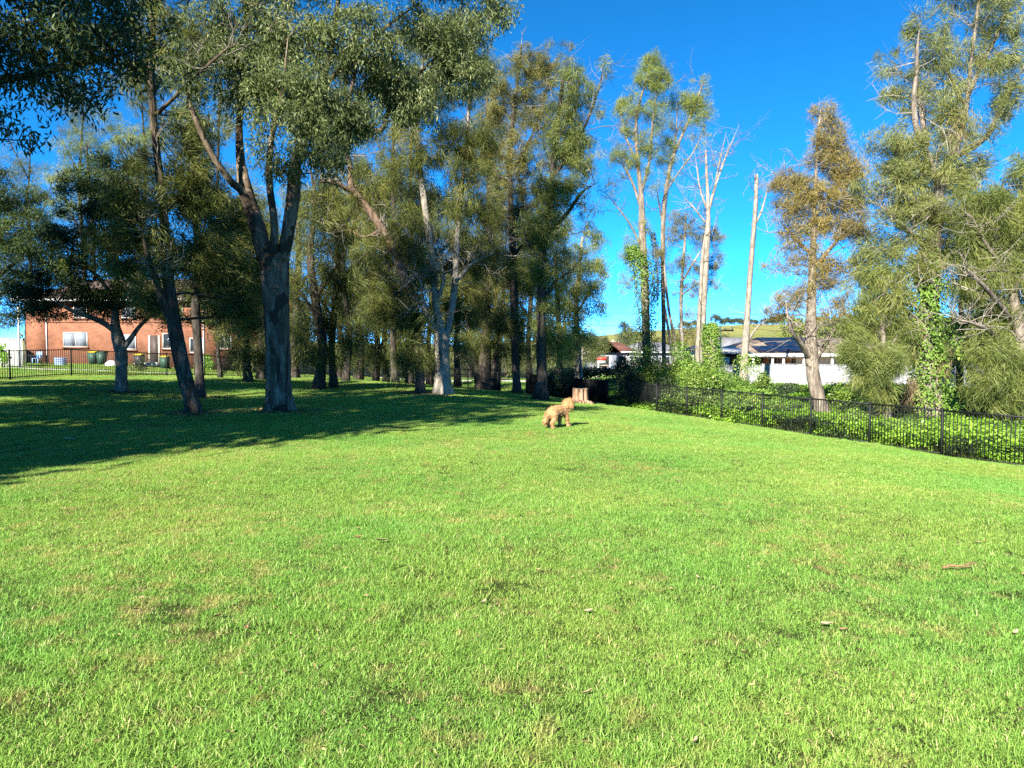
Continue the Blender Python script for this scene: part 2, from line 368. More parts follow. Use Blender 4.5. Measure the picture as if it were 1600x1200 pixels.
near_trunk = np.min(np.linalg.norm(p[:, None] - bare[None], axis=2), axis=1) < .75
keep = ~near_trunk & (np.abs(p[:, 0]) < 0.80 * p[:, 1] + 2.2) & (fence_d(p[:, 0], p[:, 1]) > 0.05) & (left_d(p[:, 0], p[:, 1]) > 0)
p = p[keep]
pts = np.stack((p[:, 0], p[:, 1], H(p[:, 0], p[:, 1])), -1)
go_ = scatter_object('lawn_grass', pts, protos, 0.85, 1.2, 3); tag(go_, 'short green mown lawn grass with dry patches', 'grass', kind='stuff')
# longer, coarser grass outside the fences
protos2 = [bpy.data.objects.new('coarse_patch', blade_patch('coarse_patch', 30 + k, 1.3, 1500, 0.05, 0.12, 0.012, 0.8)) for k in range(3)]
p = np.concatenate((jgrid(-62, -14, 24, 80, 1.0), jgrid(-14, 30, 44, 84, 1.0)))
keep = ((left_d(p[:, 0], p[:, 1]) < -0.3) | (p[:, 1] > 46)) & (np.abs(p[:, 0]) < 0.78 * p[:, 1] + 4)
p = p[keep]; pts = np.stack((p[:, 0], p[:, 1], H(p[:, 0], p[:, 1])), -1)
go_ = scatter_object('verge_grass', pts, protos2, 0.8, 1.1, 13); tag(go_, 'bright green grass beyond the park fences', 'grass', kind='stuff')

# ------------------------------------------------------------------ foliage and trees
def diamond_leaves(c, d, L, W, r, fold=None):
    n = len(c); d = unit(d); s = unit(np.cross(d, r.normal(size=(n, 3)))) * (W / 2)[:, None]
    m = c + d * (L * 0.42)[:, None]
    V = np.stack((c, m + s, c + d * L[:, None], m - s), 1)
    return V.reshape(-1, 3), (np.arange(n)[:, None] * 4 + np.arange(4))
def needle_leaves(c, d, L, W, r):
    n = len(c); d = unit(d); s = unit(np.cross(d, r.normal(size=(n, 3)))) * (W / 2)[:, None]
    V = np.stack((c - s, c + s, c + d * L[:, None]), 1)
    return V.reshape(-1, 3), (np.arange(n)[:, None] * 3 + np.arange(3))
SPEC = {
    'gum':     dict(kind='leaf', L=(0.09, 0.17), W=0.030, rc=0.30, M=72, dens=48, hang=1.0, spread=0.75, flat=1.0),
    'broad':   dict(kind='leaf', L=(0.10, 0.18), W=0.044, rc=0.34, M=36, dens=36, hang=0.9, spread=0.8, flat=0.8),
    'sheoak':  dict(kind='needle', L=(0.14, 0.30), W=0.020, rc=0.30, M=95, dens=29, hang=0.6, spread=0.32, out=0.5, flat=1.0),
    'weeping': dict(kind='needle', L=(0.19, 0.38), W=0.019, rc=0.32, M=100, dens=29, hang=1.05, spread=0.28, out=0.4, flat=1.1),
    'wispy':   dict(kind='needle', L=(0.12, 0.26), W=0.018, rc=0.29, M=70, dens=35, hang=-0.1, spread=0.38, out=0.6, flat=1.0),
    'conifer': dict(kind='needle', L=(0.07, 0.15), W=0.034, rc=0.34, M=110, dens=22, hang=0.1, spread=0.7, out=0.9, flat=0.8),
    'far':     dict(kind='leaf', L=(0.22, 0.42), W=0.12, rc=0.5, M=36, dens=7, hang=0.6, spread=0.9, flat=1.0),
}
TRI = [0]
def foliage_mesh(name, centers, sp, r, scale=1.0, mult=1.0, clumpvar=None, outdir=None):
    n = len(centers); M_ = max(3, int(sp['M'] * mult)); N_ = n * M_
    k = np.repeat(np.arange(n), M_)
    rad = sp['rc'] * scale * r.uniform(0.55, 1.4, n)
    off = unit(r.normal(size=(N_, 3))) * (r.random(N_) ** 0.5)[:, None] * rad[k][:, None]; off[:, 2] *= sp['flat']
    c = centers[k] + off
    L = r.uniform(*sp['L'], N_) * scale ** 0.5; W = sp['W'] * r.uniform(0.6, 1.2, N_) * scale ** 0.5
    d = unit(off) * sp.get('out', 0.25) + r.normal(size=(N_, 3)) * sp['spread'] - np.array((0, 0, 1.0)) * sp['hang']
    if sp['kind'] == 'needle':     # needles of one tuft share a direction
        td = unit(r.normal(size=(n, 3)) + np.array((0, 0, 0.15))); d = d + td[k] * sp.get('tuft', 1.1)
        V, f = needle_leaves(c, d, L, W, r)
    else:
        V, f = diamond_leaves(c, d, L, W, r)
    cv = r.normal(0.5, 0.17, n) if clumpvar is None else clumpvar
    var = np.clip(cv[k] + r.normal(0, 0.14, N_), 0, 1)
    TRI[0] += len(f) * (f.shape[1] - 2)
    return raw_mesh(name, V, f, {'var': var})

def twig_network(skel, skel_r, clusters, r, r0=0.006, up=0.7, sag=0.0):
    """every foliage clump is joined to the nearest limb or to a clump already joined; radii follow what each twig carries"""
    ns = len(skel); nodes = np.concatenate((skel, clusters)); n = len(clusters)
    dmin = np.array([np.min(np.linalg.norm(skel - c, axis=1)) for c in clusters]) if n else np.zeros(0)
    order = np.argsort(dmin); placed = np.zeros(len(nodes), bool); placed[:ns] = True
    par = np.full(len(nodes), -1)
    bias = np.zeros(len(nodes))
    for i in order:
        c = nodes[ns + i]; cand = np.nonzero(placed)[0]; dv = c - nodes[cand]; dist = np.linalg.norm(dv, axis=1) + 1e-6
        cost = dist * (1 + up * np.clip(-dv[:, 2] / dist, 0, 1)) + bias[cand] * 0.22
        j = cand[np.argmin(cost)]; par[ns + i] = j; placed[ns + i] = True
        bias[ns + i] = bias[j] + np.linalg.norm(c - nodes[j])
    cnt = np.zeros(len(nodes)); 
    for i in order[::-1]: cnt[ns + i] += 1; cnt[par[ns + i]] += cnt[ns + i]
    a = nodes[par[ns:]]; b = nodes[ns:]
    rb = r0 * np.sqrt(np.maximum(cnt[ns:], 1)); ra = np.where(par[ns:] < ns, np.minimum(rb * 1.25, skel_r[np.minimum(par[ns:], ns - 1)] * 0.8 + 0.004), r0 * np.sqrt(np.maximum(cnt[par[ns:]], 1)))
    ra = np.minimum(ra, rb * 1.6)
    ln = np.linalg.norm(b - a, axis=1)
    mid = (a + b) / 2 + r.normal(size=a.shape) * (ln * 0.10)[:, None] + np.array((0, 0, 1.0)) * (ln * (0.08 - sag))[:, None]
    t = unit(b - a); u = unit(np.cross(t, r.normal(size=a.shape))); vv = np.cross(t, u)
    V = []
    for p_, rr in ((a, ra), (mid, (ra + rb) / 2), (b, rb)):
        for k in range(3):
            an = k * np.pi / 1.5
            V.append(p_ + (u * math.cos(an) + vv * math.sin(an)) * rr[:, None])
    V = np.stack(V, 1); q = []
    for s_ in (0, 3):
        for k in range(3): q.append((s_ + k, s_ + (k + 1) % 3, s_ + 3 + (k + 1) % 3, s_ + 3 + k))
    q = np.array(q); f = (np.arange(len(a))[:, None, None] * 9 + q[None]).reshape(-1, 4)
    return V.reshape(-1, 3), f, a, b

def px_path(pts, Y):
    """[(px, py, width_px[, dY]), ...] -> world points and radii"""
    out = []
    for q_ in pts:
        dy = q_[3] if len(q_) > 3 else 0; p_ = P(q_[0], q_[1], Y + dy); out.append((*p_, q_[2] * (Y + dy) / F / 2))
    return np.array(out)
def bare_twigs(paths, r, n_side=5, length=(0.5, 1.4), r0=0.012, depth=2, spread=0.9, upb=0.35):
    """dead side branches growing from given paths (world x, y, z, r)"""
    segs = []
    def grow(p0, d, L, rad, lev):
        n = 4; pts = [p0]; dd = d
        for i in range(n):
            dd = unit(dd + r.normal(size=3) * 0.28 + np.array((0, 0, upb * 0.2))); pts.append(pts[-1] + dd * L / n)
        pts = np.array(pts); segs.append((pts, np.linspace(rad, rad * 0.3, n + 1)))
        if lev > 0:
            for _ in range(r.integers(2, 4) - (lev == 1)):
                i = r.integers(1, n); d2 = unit(unit(pts[i + 1] - pts[i]) + r.normal(size=3) * spread * 0.8)
                grow(pts[i], d2, L * r.uniform(0.35, 0.7), rad * 0.55, lev - 1)
    for pth in paths:
        for _ in range(n_side):
            i = r.integers(len(pth) // 3, len(pth)); q_ = pth[i]
            d = unit(r.normal(size=3) * np.array((1, 1, 0.4)) * spread + np.array((0, 0, upb)))
            grow(q_[:3], d, r.uniform(*length), min(r0 * 1.9, max(q_[3] * 0.5, r0 * 0.7)), depth)
    return segs

def make_tree(name, label, Y, trunk, limbs=(), lobes=(), spec='sheoak', leaf='sheoak', bark='b_dark', seed=0, dens=1.0, mult=1.0, scale=1.0,
              group=None, flare=1.35, dead=0, dead_len=(0.5, 1.4), dead_mat='b_pale', twig_mat=None, r0=0.006, depth_k=0.8, sides=12, up=0.7, path=None, extra=None, lobe_k=1.0, cat='tree', gap=0.3):
    """trunk / limbs: photo-pixel polylines at depth Y; lobes: (px, py, rx, ry[, dY[, density]]) ellipsoids of foliage"""
    r = np.random.default_rng(seed); pf = path or (lambda q_: px_path(q_, Y))
    tr = smooth_path(pf(trunk), 5); lobes = [(l[0], l[1], l[2] * lobe_k, l[3] * lobe_k, *l[4:]) for l in lobes]
    base = tr[0, :3].copy(); gz = float(H(base[0], base[1]))
    root = thing(name, label, cat, (base[0], base[1], gz), group)
    off = np.array((base[0], base[1], gz))
    # trunk meets the ground: bottom ring below the surface, buttress flare
    tr[0, 2] = min(tr[0, 2], gz) - 0.15
    tr[0, 3] *= flare * 1.05; tr[1, 3] *= 1 + (flare - 1) * 0.55
    if len(tr) > 3: tr[2, 3] *= 1 + (flare - 1) * 0.2
    def wob(n_, s_, amp=0.10):
        a = np.linspace(0, 2 * np.pi, s_, endpoint=False); ph = r.uniform(0, 6.28, 4); k = np.arange(n_)[:, None]
        return 1 + amp * np.sin(2 * a + ph[0] + 0.15 * k) + amp * 0.7 * np.sin(3 * a + ph[1] - 0.2 * k) + r.normal(0, amp * 0.28, (n_, s_))
    t1 = tr.copy(); t1[:, :3] -= off
    wb = wob(len(t1), sides); an = np.linspace(0, 2 * np.pi, sides, endpoint=False)
    for i_, k_ in ((0, .22), (1, .14), (2, .06)):
        if i_ < len(t1): wb[i_] += k_ * np.sin(5 * an + seed)
    V, q_, T = tube_arrays(t1[:, :3], t1[:, 3], sides, True, wb)
    link('trunk', raw_mesh('trunk', V, [q_, T], smooth=True), M[bark], root)
    sk = [tr]
    for lb in limbs:
        p_ = smooth_path(pf(lb), 5); p_[-6:, 3] *= np.linspace(1, .3, 6); sk.append(p_); p1 = p_.copy(); p1[:, :3] -= off
        s_ = max(6, sides - 3); V, q_, T = tube_arrays(p1[:, :3], p1[:, 3], s_, True, wob(len(p1), s_, 0.07))
        link('limb', raw_mesh('limb', V, [q_, T], smooth=True), M[bark], root)
    skel = np.concatenate([s[len(s) // 3 if i == 0 else 0:] for i, s in enumerate(sk)])
    sp = SPEC[spec]; cl = []; cvs = []
    for lo in lobes:
        px, py, rx, ry = lo[:4]; dy = lo[4] if len(lo) > 4 else 0; dk = lo[5] if len(lo) > 5 else 1.0
        k_ = (Y + dy) / F
        if path is None: c = P(px, py, Y + dy); ax = np.array((rx * k_, 0, ry * k_))
        else: c = np.array((px, dy, py)); ax = np.array((rx, 0, ry))      # world lobes: (x, z, rx, rz, y)
        ax[1] = depth_k * (ax[0] + ax[2]) / 2
        n = max(4, int(sp['dens'] * dens * dk * math.pi * ax[0] * ax[2] / scale ** 2))
        p_ = unit(r.normal(size=(n, 3))) * (r.random(n) ** (1 / 2.4))[:, None] * ax
        p_ += r.normal(0, 0.12, p_.shape); cl.append(c + p_); cvs.append(np.clip(r.normal(0.5 + r.normal(0, .07), 0.16, n), 0, 1))
    if cl:
        cl = np.concatenate(cl); cvs = np.concatenate(cvs)
        cl[:, 2] = np.maximum(cl[:, 2], H(cl[:, 0], cl[:, 1]) + 0.25)
        # crowns are clumps with gaps between them
        w1 = 2.6 / scale ** .7; ph = r.uniform(0, 6.28, 6); q_ = cl @ np.array(((1, .3, .5), (-.4, 1, .6), (.3, -.5, 1.2))) * w1
        nz = np.sin(q_[:, 0] + ph[0] + .8 * np.sin(q_[:, 1] + ph[1])) + np.sin(q_[:, 1] + ph[2] + .8 * np.sin(q_[:, 2] + ph[3])) + np.sin(q_[:, 2] + ph[4]) + r.normal(0, .45, len(cl))
        kp = nz > np.quantile(nz, gap); cl = cl[kp]; cvs = cvs[kp] + .06 * nz[kp] - .03
        # most clumps hang on the twig network; thin it for speed
        V, f, a_, b_ = twig_network(skel[:, :3], skel[:, 3], cl, r, r0, up)
        tag(link('branches', raw_mesh('branches', V - off, f), M[twig_mat or bark], root), kind='stuff')
        tag(link('crown', foliage_mesh('crown', cl - off, sp, r, scale, mult, cvs), M[leaf], root), kind='stuff')
    if dead:
        segs = bare_twigs(sk, r, dead, dead_len); mb = MB()
        for p_, rr in segs: mb.tube(p_ - off, rr, 3, False)
        tag(mb.build('dead_branches', M[dead_mat], root), kind='stuff')
    return root, sk, off
# ------------------------------------------------------------------ the trees
def depth_for(px, py):
    """depth at which the view ray of a pixel meets the ground"""
    ys = np.linspace(2, 90, 3000); t = P(px, py, 1.0) - np.array((0, 0, CAMZ))
    x = t[0] * ys; z = CAMZ + t[2] * ys; return float(ys[np.argmax(z < H(x, ys))])

D = depth_for(437, 642)
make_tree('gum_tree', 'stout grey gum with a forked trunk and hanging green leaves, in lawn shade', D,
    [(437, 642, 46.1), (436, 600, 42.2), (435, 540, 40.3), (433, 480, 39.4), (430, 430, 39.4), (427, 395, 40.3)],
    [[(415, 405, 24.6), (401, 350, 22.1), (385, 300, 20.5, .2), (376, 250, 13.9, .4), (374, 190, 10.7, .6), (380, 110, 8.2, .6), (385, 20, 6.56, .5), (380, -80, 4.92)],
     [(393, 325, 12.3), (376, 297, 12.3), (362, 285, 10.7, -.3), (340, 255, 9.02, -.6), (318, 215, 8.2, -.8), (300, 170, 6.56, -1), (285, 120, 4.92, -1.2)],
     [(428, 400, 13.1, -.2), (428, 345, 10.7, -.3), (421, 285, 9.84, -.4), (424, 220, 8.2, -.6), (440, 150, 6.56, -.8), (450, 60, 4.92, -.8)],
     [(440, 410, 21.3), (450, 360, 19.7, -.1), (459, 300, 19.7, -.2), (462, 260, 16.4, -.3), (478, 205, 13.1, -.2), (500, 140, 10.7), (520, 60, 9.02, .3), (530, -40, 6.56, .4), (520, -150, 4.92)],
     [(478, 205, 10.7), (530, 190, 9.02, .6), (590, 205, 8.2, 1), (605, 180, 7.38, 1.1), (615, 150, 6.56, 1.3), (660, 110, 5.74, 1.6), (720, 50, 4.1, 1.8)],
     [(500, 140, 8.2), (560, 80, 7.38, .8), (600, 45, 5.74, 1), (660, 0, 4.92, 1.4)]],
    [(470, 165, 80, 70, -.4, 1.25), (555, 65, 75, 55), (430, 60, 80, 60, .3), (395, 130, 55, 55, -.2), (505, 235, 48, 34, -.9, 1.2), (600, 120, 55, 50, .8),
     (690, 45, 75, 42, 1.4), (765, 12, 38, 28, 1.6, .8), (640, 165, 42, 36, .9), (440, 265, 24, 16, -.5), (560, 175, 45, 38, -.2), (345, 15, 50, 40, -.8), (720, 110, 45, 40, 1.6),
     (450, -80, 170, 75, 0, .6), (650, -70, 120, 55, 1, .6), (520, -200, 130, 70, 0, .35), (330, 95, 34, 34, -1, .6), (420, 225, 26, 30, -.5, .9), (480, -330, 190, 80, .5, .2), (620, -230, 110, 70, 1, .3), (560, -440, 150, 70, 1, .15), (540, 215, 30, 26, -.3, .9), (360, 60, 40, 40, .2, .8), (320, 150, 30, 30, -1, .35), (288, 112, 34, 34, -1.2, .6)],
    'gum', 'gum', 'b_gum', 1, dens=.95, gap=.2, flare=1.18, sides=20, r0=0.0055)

D = depth_for(303, 645)
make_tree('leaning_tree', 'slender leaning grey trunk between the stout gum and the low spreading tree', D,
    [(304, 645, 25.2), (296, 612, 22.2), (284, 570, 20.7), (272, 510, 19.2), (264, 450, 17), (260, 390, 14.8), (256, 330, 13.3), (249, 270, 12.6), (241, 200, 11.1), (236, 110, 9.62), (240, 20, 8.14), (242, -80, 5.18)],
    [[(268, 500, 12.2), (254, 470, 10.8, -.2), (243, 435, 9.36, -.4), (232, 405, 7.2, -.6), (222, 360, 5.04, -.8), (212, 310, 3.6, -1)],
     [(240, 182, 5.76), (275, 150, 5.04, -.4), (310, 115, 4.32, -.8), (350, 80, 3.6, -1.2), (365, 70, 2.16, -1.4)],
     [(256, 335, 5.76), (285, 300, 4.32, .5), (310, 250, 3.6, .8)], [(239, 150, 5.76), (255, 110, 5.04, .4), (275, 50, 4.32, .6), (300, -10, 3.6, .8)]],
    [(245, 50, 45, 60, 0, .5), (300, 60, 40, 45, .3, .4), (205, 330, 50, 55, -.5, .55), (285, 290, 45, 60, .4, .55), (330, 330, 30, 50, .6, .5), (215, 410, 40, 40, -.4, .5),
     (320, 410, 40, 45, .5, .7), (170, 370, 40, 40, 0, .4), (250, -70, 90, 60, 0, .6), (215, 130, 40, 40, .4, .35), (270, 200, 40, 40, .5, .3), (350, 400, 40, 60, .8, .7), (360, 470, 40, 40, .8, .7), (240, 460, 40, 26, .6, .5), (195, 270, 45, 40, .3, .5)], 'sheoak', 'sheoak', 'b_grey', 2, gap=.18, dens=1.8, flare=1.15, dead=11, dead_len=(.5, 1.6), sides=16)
D2 = depth_for(312, 622)
make_tree('thin_tree', 'thin dark upright trunk close behind the slender leaning trunk', D2,
    [(313, 622, 13.6), (310, 560, 12.8), (306, 480, 12.8), (309, 400, 11), (306, 320, 9.35), (298, 230, 7.65), (296, 130, 5.95), (300, 30, 4.25)],
    [[(308, 400, 5.6), (325, 370, 4.8, .3), (345, 330, 4, .5)], [(306, 330, 4.8), (290, 290, 4, .4), (270, 250, 3.2, .6)]],
    [(330, 400, 40, 50, 0, .6), (345, 460, 38, 30, .4, .8), (300, 300, 40, 50, .5, .6), (310, 200, 40, 50, .4, .5), (300, 100, 40, 50, 0, .5), (375, 500, 40, 30, 1.5, .8), (380, 430, 44, 50, 1.5, .8), (350, 350, 46, 50, 1, .7), (270, 390, 40, 50, .5, .6), (250, 470, 30, 26, .5, .6)], 'sheoak', 'sheoak', 'b_dark', 3, gap=.18, dens=1.7, dead=3, sides=10)

D = depth_for(190, 612)
make_tree('spreading_tree', 'low spreading dark green tree with a short pale trunk near the street fence', D,
    [(190, 612, 17.2), (190, 580, 15.6), (189, 555, 16.4), (184, 530, 18), (180, 505, 13.1), (181, 470, 10.7), (182, 420, 8.2), (182, 350, 5.74), (180, 280, 3.28)],
    [[(184, 522, 9.6), (165, 507, 8, -.3), (140, 495, 7.2, -.6), (110, 484, 5.6, -.8), (75, 466, 4, -1)], [(192, 545, 9.6), (205, 528, 8, .2), (220, 508, 6.4, .4), (238, 492, 4.8, .6), (262, 470, 3.2, .8)],
     [(182, 470, 6.4), (150, 430, 5.6, -.5), (110, 400, 4, -.8)], [(181, 440, 5.6), (215, 400, 4.8, .4), (245, 360, 3.2, .6)], [(182, 420, 4.8), (165, 370, 4, .6), (140, 310, 3.2, 1)]],
    [(90, 440, 55, 24, -.8), (150, 462, 50, 20, -.2), (210, 462, 45, 20, .3), (40, 460, 30, 20, -1), (300, 462, 34, 26, 1.2, .8), (330, 495, 30, 18, 1.5, .7), (120, 410, 60, 18, -.6), (200, 420, 55, 18, .3), (160, 375, 60, 18, 0), (230, 385, 40, 16, .6), (90, 370, 35, 15, -.8),
     (140, 330, 50, 17, 0), (200, 340, 45, 17, .2), (120, 290, 38, 15, 0), (185, 295, 42, 16, 0), (150, 255, 30, 14, 0), (60, 485, 30, 12, -1, 1), (255, 488, 30, 12, .7, 1), (110, 478, 40, 12, -.6, 1), (165, 487, 36, 9, .8, 1), (280, 500, 30, 12, 1, .9), (205, 490, 25, 7, 0, .7)],
    'conifer', 'darkconifer', 'b_papery', 4, gap=.06, dens=1.35, flare=1.2, sides=14, twig_mat='b_dark')
make_tree('dark_cypress', 'dense near-black conifer crown beside the grey panel fence', 38,
    [(-30, 575, 24), (-28, 500, 22), (-22, 420, 18), (-15, 340, 12), (-10, 270, 6)], [[(-25, 450, 9), (10, 420, 7), (40, 400, 4)], [(-20, 380, 9), (15, 350, 6), (45, 320, 4)]],
    [(20, 430, 45, 26), (0, 390, 65, 30), (30, 350, 50, 30), (10, 310, 50, 26), (-20, 460, 50, 20), (-40, 350, 60, 60), (45, 395, 25, 15), (-10, 275, 30, 18), (10, 480, 18, 8), (70, 440, 30, 30, 2, .8), (75, 360, 30, 34, 2, .8), (50, 310, 26, 20, 1, .8), (15, 492, 26, 10), (-5, 505, 30, 10, 0, .8), (45, 470, 26, 12, 1, .9), (85, 400, 26, 30, 2, .8)], 'conifer', 'darkconifer', 'b_dark', 5, gap=.05, dens=1.0, mult=.9, scale=1.25)
make_tree('tea_tree', 'small yellow green bushy tree above the low spreading tree', 66,
    [(150, 572, 6), (150, 500, 6), (146, 400, 5), (140, 300, 4), (135, 220, 2)], [[(146, 400, 4), (110, 330, 3), (90, 270, 2)], [(142, 350, 4), (180, 290, 3), (215, 240, 2)]],
    [(110, 225, 34, 18), (140, 265, 45, 18), (90, 275, 26, 18), (180, 215, 40, 20), (215, 265, 30, 22), (150, 310, 50, 24), (100, 320, 34, 20), (200, 320, 40, 30), (70, 300, 20, 20), (230, 220, 30, 30, 0, .7), (160, 190, 30, 16, 0, .6)], 'sheoak', 'sheoak_olive', 'b_dark', 6, dens=.85, scale=1.9, dead=3)

# she-oaks standing in the shade behind the gum
tall = [(128, 575, 74, 7, 4, 150), (222, 576, 75, 7, -5, 110), (345, 594, 36, 7, 5, 40), (540, 596, 37, 10, -5, 90), (618, 597, 38, 10, 4, 60), (45, 575, 76, 7, 3, 230)]
tlab = ['tall dark she-oak rising behind the brick house over the low spreading tree', 'tall she-oak behind the brick house beside the leaning trunk', 'tall she-oak filling the gap between leaning trunk and gum', 'tall she-oak behind the gum leaves over the curved stem', 'tall she-oak behind the leaning red-barked trunk', 'she-oak behind the brick house above the slim white pole']
rows = [(388, 600, 33, 12, 6, 300), (408, 598, 36, 14, -4, 330), (497, 606, 30, 15, -12, 265), (522, 604, 31, 12, 6, 250), (587, 596, 40, 10, -5, 290), (604, 596, 42, 9, 6, 260), (640, 598, 39, 11, 4, 200), (560, 594, 48, 12, -6, 240), (462, 594, 46, 12, 5, 280),
        (716, 593, 47, 9, 5, 330), (776, 592, 50, 10, -5, 340), (828, 591, 46, 9, 4, 380), (872, 589, 52, 9, -4, 430), (672, 593, 53, 9, 5, 300), (530, 592, 54, 9, -4, 300)]
lab = ['thin dark she-oak just behind the edge of the gum trunk towards the houses', 'forked dark she-oak half hidden by the gum trunk', 'curved dark she-oak stem beside the gum trunk on its stump side', 'straight dark she-oak next to the curved stem',
       'slim she-oak first of a close pair in the deep shade', 'slim she-oak second of a close pair in the deep shade', 'dark she-oak just before the red-barked leaning trunk', 'drooping she-oak far back near the street fence between slim stems', 'drooping she-oak far back seen past the gum trunk',
       'far she-oak just past the forked pale-limbed one', 'far she-oak between the stem clump and the slimmer lone trunk', 'far she-oak between the two lone trunks', 'far she-oak past the taller lone trunk', 'far she-oak behind the forked pale-limbed one', 'far she-oak behind the curved and straight stem pair']
for i, (bx, by, Yd, wd, ln, top) in enumerate(rows):
    k = 30 / Yd
    make_tree('she_oak', lab[i], Yd, [(bx, by, wd), (bx - ln * .6, 545, wd * .9), (bx + ln * .3, 470, wd * .8), (bx + ln, 400, wd * .65), (bx + ln * .4, top + 50, wd * .4), (bx + ln, top, wd * .2)],
        [[(bx, 500, wd * .4), (bx - 25, 460, wd * .3, -.5), (bx - 45, 430, wd * .2, -.8)], [(bx, 460, wd * .4), (bx + 25, 420, wd * .3, .5), (bx + 45, 390, wd * .2, .9)]],
        [(bx - 20, 555, 32 * k, 22, -.4, 1.2), (bx + 22, 552, 32 * k, 22, .3, 1.2), (bx - 25, 510, 32 * k, 32, -.4, .8), (bx + 25, 500, 34 * k, 34, .4, .8), (bx - 30, 445, 38 * k, 40, -.6), (bx + 30, 430, 40 * k, 40, .5), (bx, 370, 45 * k, 45), (bx, (370 + top) / 2, 42 * k, 45), (bx, top + 25, 26 * k, 30)],
        'weeping', 'sheoak', 'b_dark', 20 + i, dens=.85, mult=.62, scale=1.5, dead=3, dead_mat='b_grey', group='she-oaks in the shade behind the gum', sides=9)

for i, (bx, by, Yd, wd, ln, top) in enumerate(tall):
    r_ = np.random.default_rng(600 + i); hh = 520 - top
    make_tree('she_oak', tlab[i], Yd, [(bx, by, wd), (bx - ln, 520, wd * .9), (bx + ln, 420, wd * .8), (bx - ln, 300, wd * .6), (bx, top + 60, wd * .4), (bx + ln, top - 20, wd * .2)],
        [[(bx, 440, wd * .4), (bx - 25, 390, wd * .3, -.5), (bx - 45, 340, wd * .15, -.8)], [(bx, 380, wd * .4), (bx + 25, 320, wd * .3, .5), (bx + 42, 260, wd * .15, .9)], [(bx, 280, wd * .35), (bx - 30, 220, wd * .2), (bx - 40, 180, wd * .1)]],
        [(bx + r_.uniform(-34, 34), top + hh * (k + .5) / 11 + r_.uniform(-12, 12), r_.uniform(26, 44), r_.uniform(18, 30), r_.uniform(-1, 1), r_.uniform(.6, 1.1)) for k in range(11)],
        'sheoak', 'sheoak', 'b_dark', 610 + i, dens=.66 if Yd < 60 else .6, mult=.9, scale=1.25 if Yd < 60 else 1.9, dead=7 if Yd < 60 else 3, dead_len=(.6, 1.8), dead_mat='b_grey', group='she-oaks in the shade behind the gum', sides=9)

D = depth_for(656, 613)
make_tree('red_trunk_tree', 'red-barked trunk leaning away up behind the gum leaves with a weeping skirt', D,
    [(657, 613, 16.8), (656, 585, 16), (655, 555, 16), (650, 505, 13.6), (638, 450, 12.8), (616, 392, 12.8), (598, 358, 12.8), (582, 335, 12), (562, 310, 12), (549, 292, 10.4), (546, 255, 8), (538, 225, 7.2), (545, 160, 5.6), (560, 90, 4)],
    [[(556, 302, 8.4), (535, 291, 7.7, -.3), (515, 283, 6.3, -.5), (498, 285, 4.9, -.7)], [(598, 358, 5.6), (570, 370, 4.2), (545, 360, 2.8), (520, 365, 2.1)], [(640, 460, 5.6), (610, 440, 4.2), (585, 435, 2.8)]],
    [(590, 290, 50, 45, .3, .6), (630, 350, 45, 45, 0, .7), (580, 410, 45, 40, 0, .8), (640, 430, 40, 40, -.4, .8), (600, 470, 45, 35, 0, .9), (645, 500, 30, 35, -.5, .9), (635, 560, 14, 26, -.5, 1), (625, 590, 14, 10, -.5, .6), (560, 170, 50, 50, .3, .5), (530, 340, 35, 30, .2, .6)],
    'weeping', 'sheoak', 'b_red', 7, dens=1.0, flare=1.2, dead=14, dead_len=(.6, 1.9), twig_mat='b_grey')
D = depth_for(691, 616)
make_tree('forked_she_oak', 'thick she-oak forking into sunlit pale limbs, second trunk beyond the gum', D,
    [(691, 616, 28.1), (692, 585, 24.6), (691, 555, 22.9), (690, 530, 22.1), (682, 490, 11.9), (678, 440, 11), (674, 400, 10.2), (668, 350, 9.35), (660, 290, 8.5), (652, 220, 6.8), (655, 140, 5.1), (665, 70, 3.4)],
    [[(694, 535, 12.8), (702, 505, 10.5, .2), (708, 470, 9.75, .3), (712, 420, 9, .4), (715, 360, 8.25, .5), (722, 290, 6.75, .6), (730, 210, 6, .7), (735, 130, 4.5, .8), (738, 60, 3, .8)],
     [(690, 520, 9), (672, 500, 6.75, -.5), (662, 470, 5.25, -.7), (655, 430, 4.5, -.9)], [(682, 470, 6.75), (693, 440, 6, -.3), (690, 410, 5.25, -.4)], [(672, 420, 6), (655, 424, 5.25, -.4), (640, 440, 3.75, -.7), (622, 455, 3, -1)], [(712, 440, 6), (740, 410, 4.5, .4), (775, 395, 3, .8)]],
    [(650, 150, 50, 50, 0, .8), (720, 120, 50, 50, .5, .8), (690, 60, 60, 35, 0, .7), (640, 240, 45, 45, -.4, .7), (720, 230, 50, 50, .3), (670, 320, 45, 40, 1.2, .5), (740, 320, 45, 45, .6, .8), (700, 390, 45, 35, 2, .6), (750, 400, 40, 35, 1.2, .8), (730, 470, 40, 35, 1.6, .8), (640, 380, 35, 30, .6, .5), (652, 540, 14, 26, .3, .7), (725, 545, 18, 24, 1, .6), (665, 565, 10, 18, -.2, .6)],
    'weeping', 'sheoak', 'b_pale', 8, dens=1.0, flare=1.25, dead=16, dead_len=(.6, 2.0), sides=14, twig_mat='b_grey')
D = depth_for(756, 610)
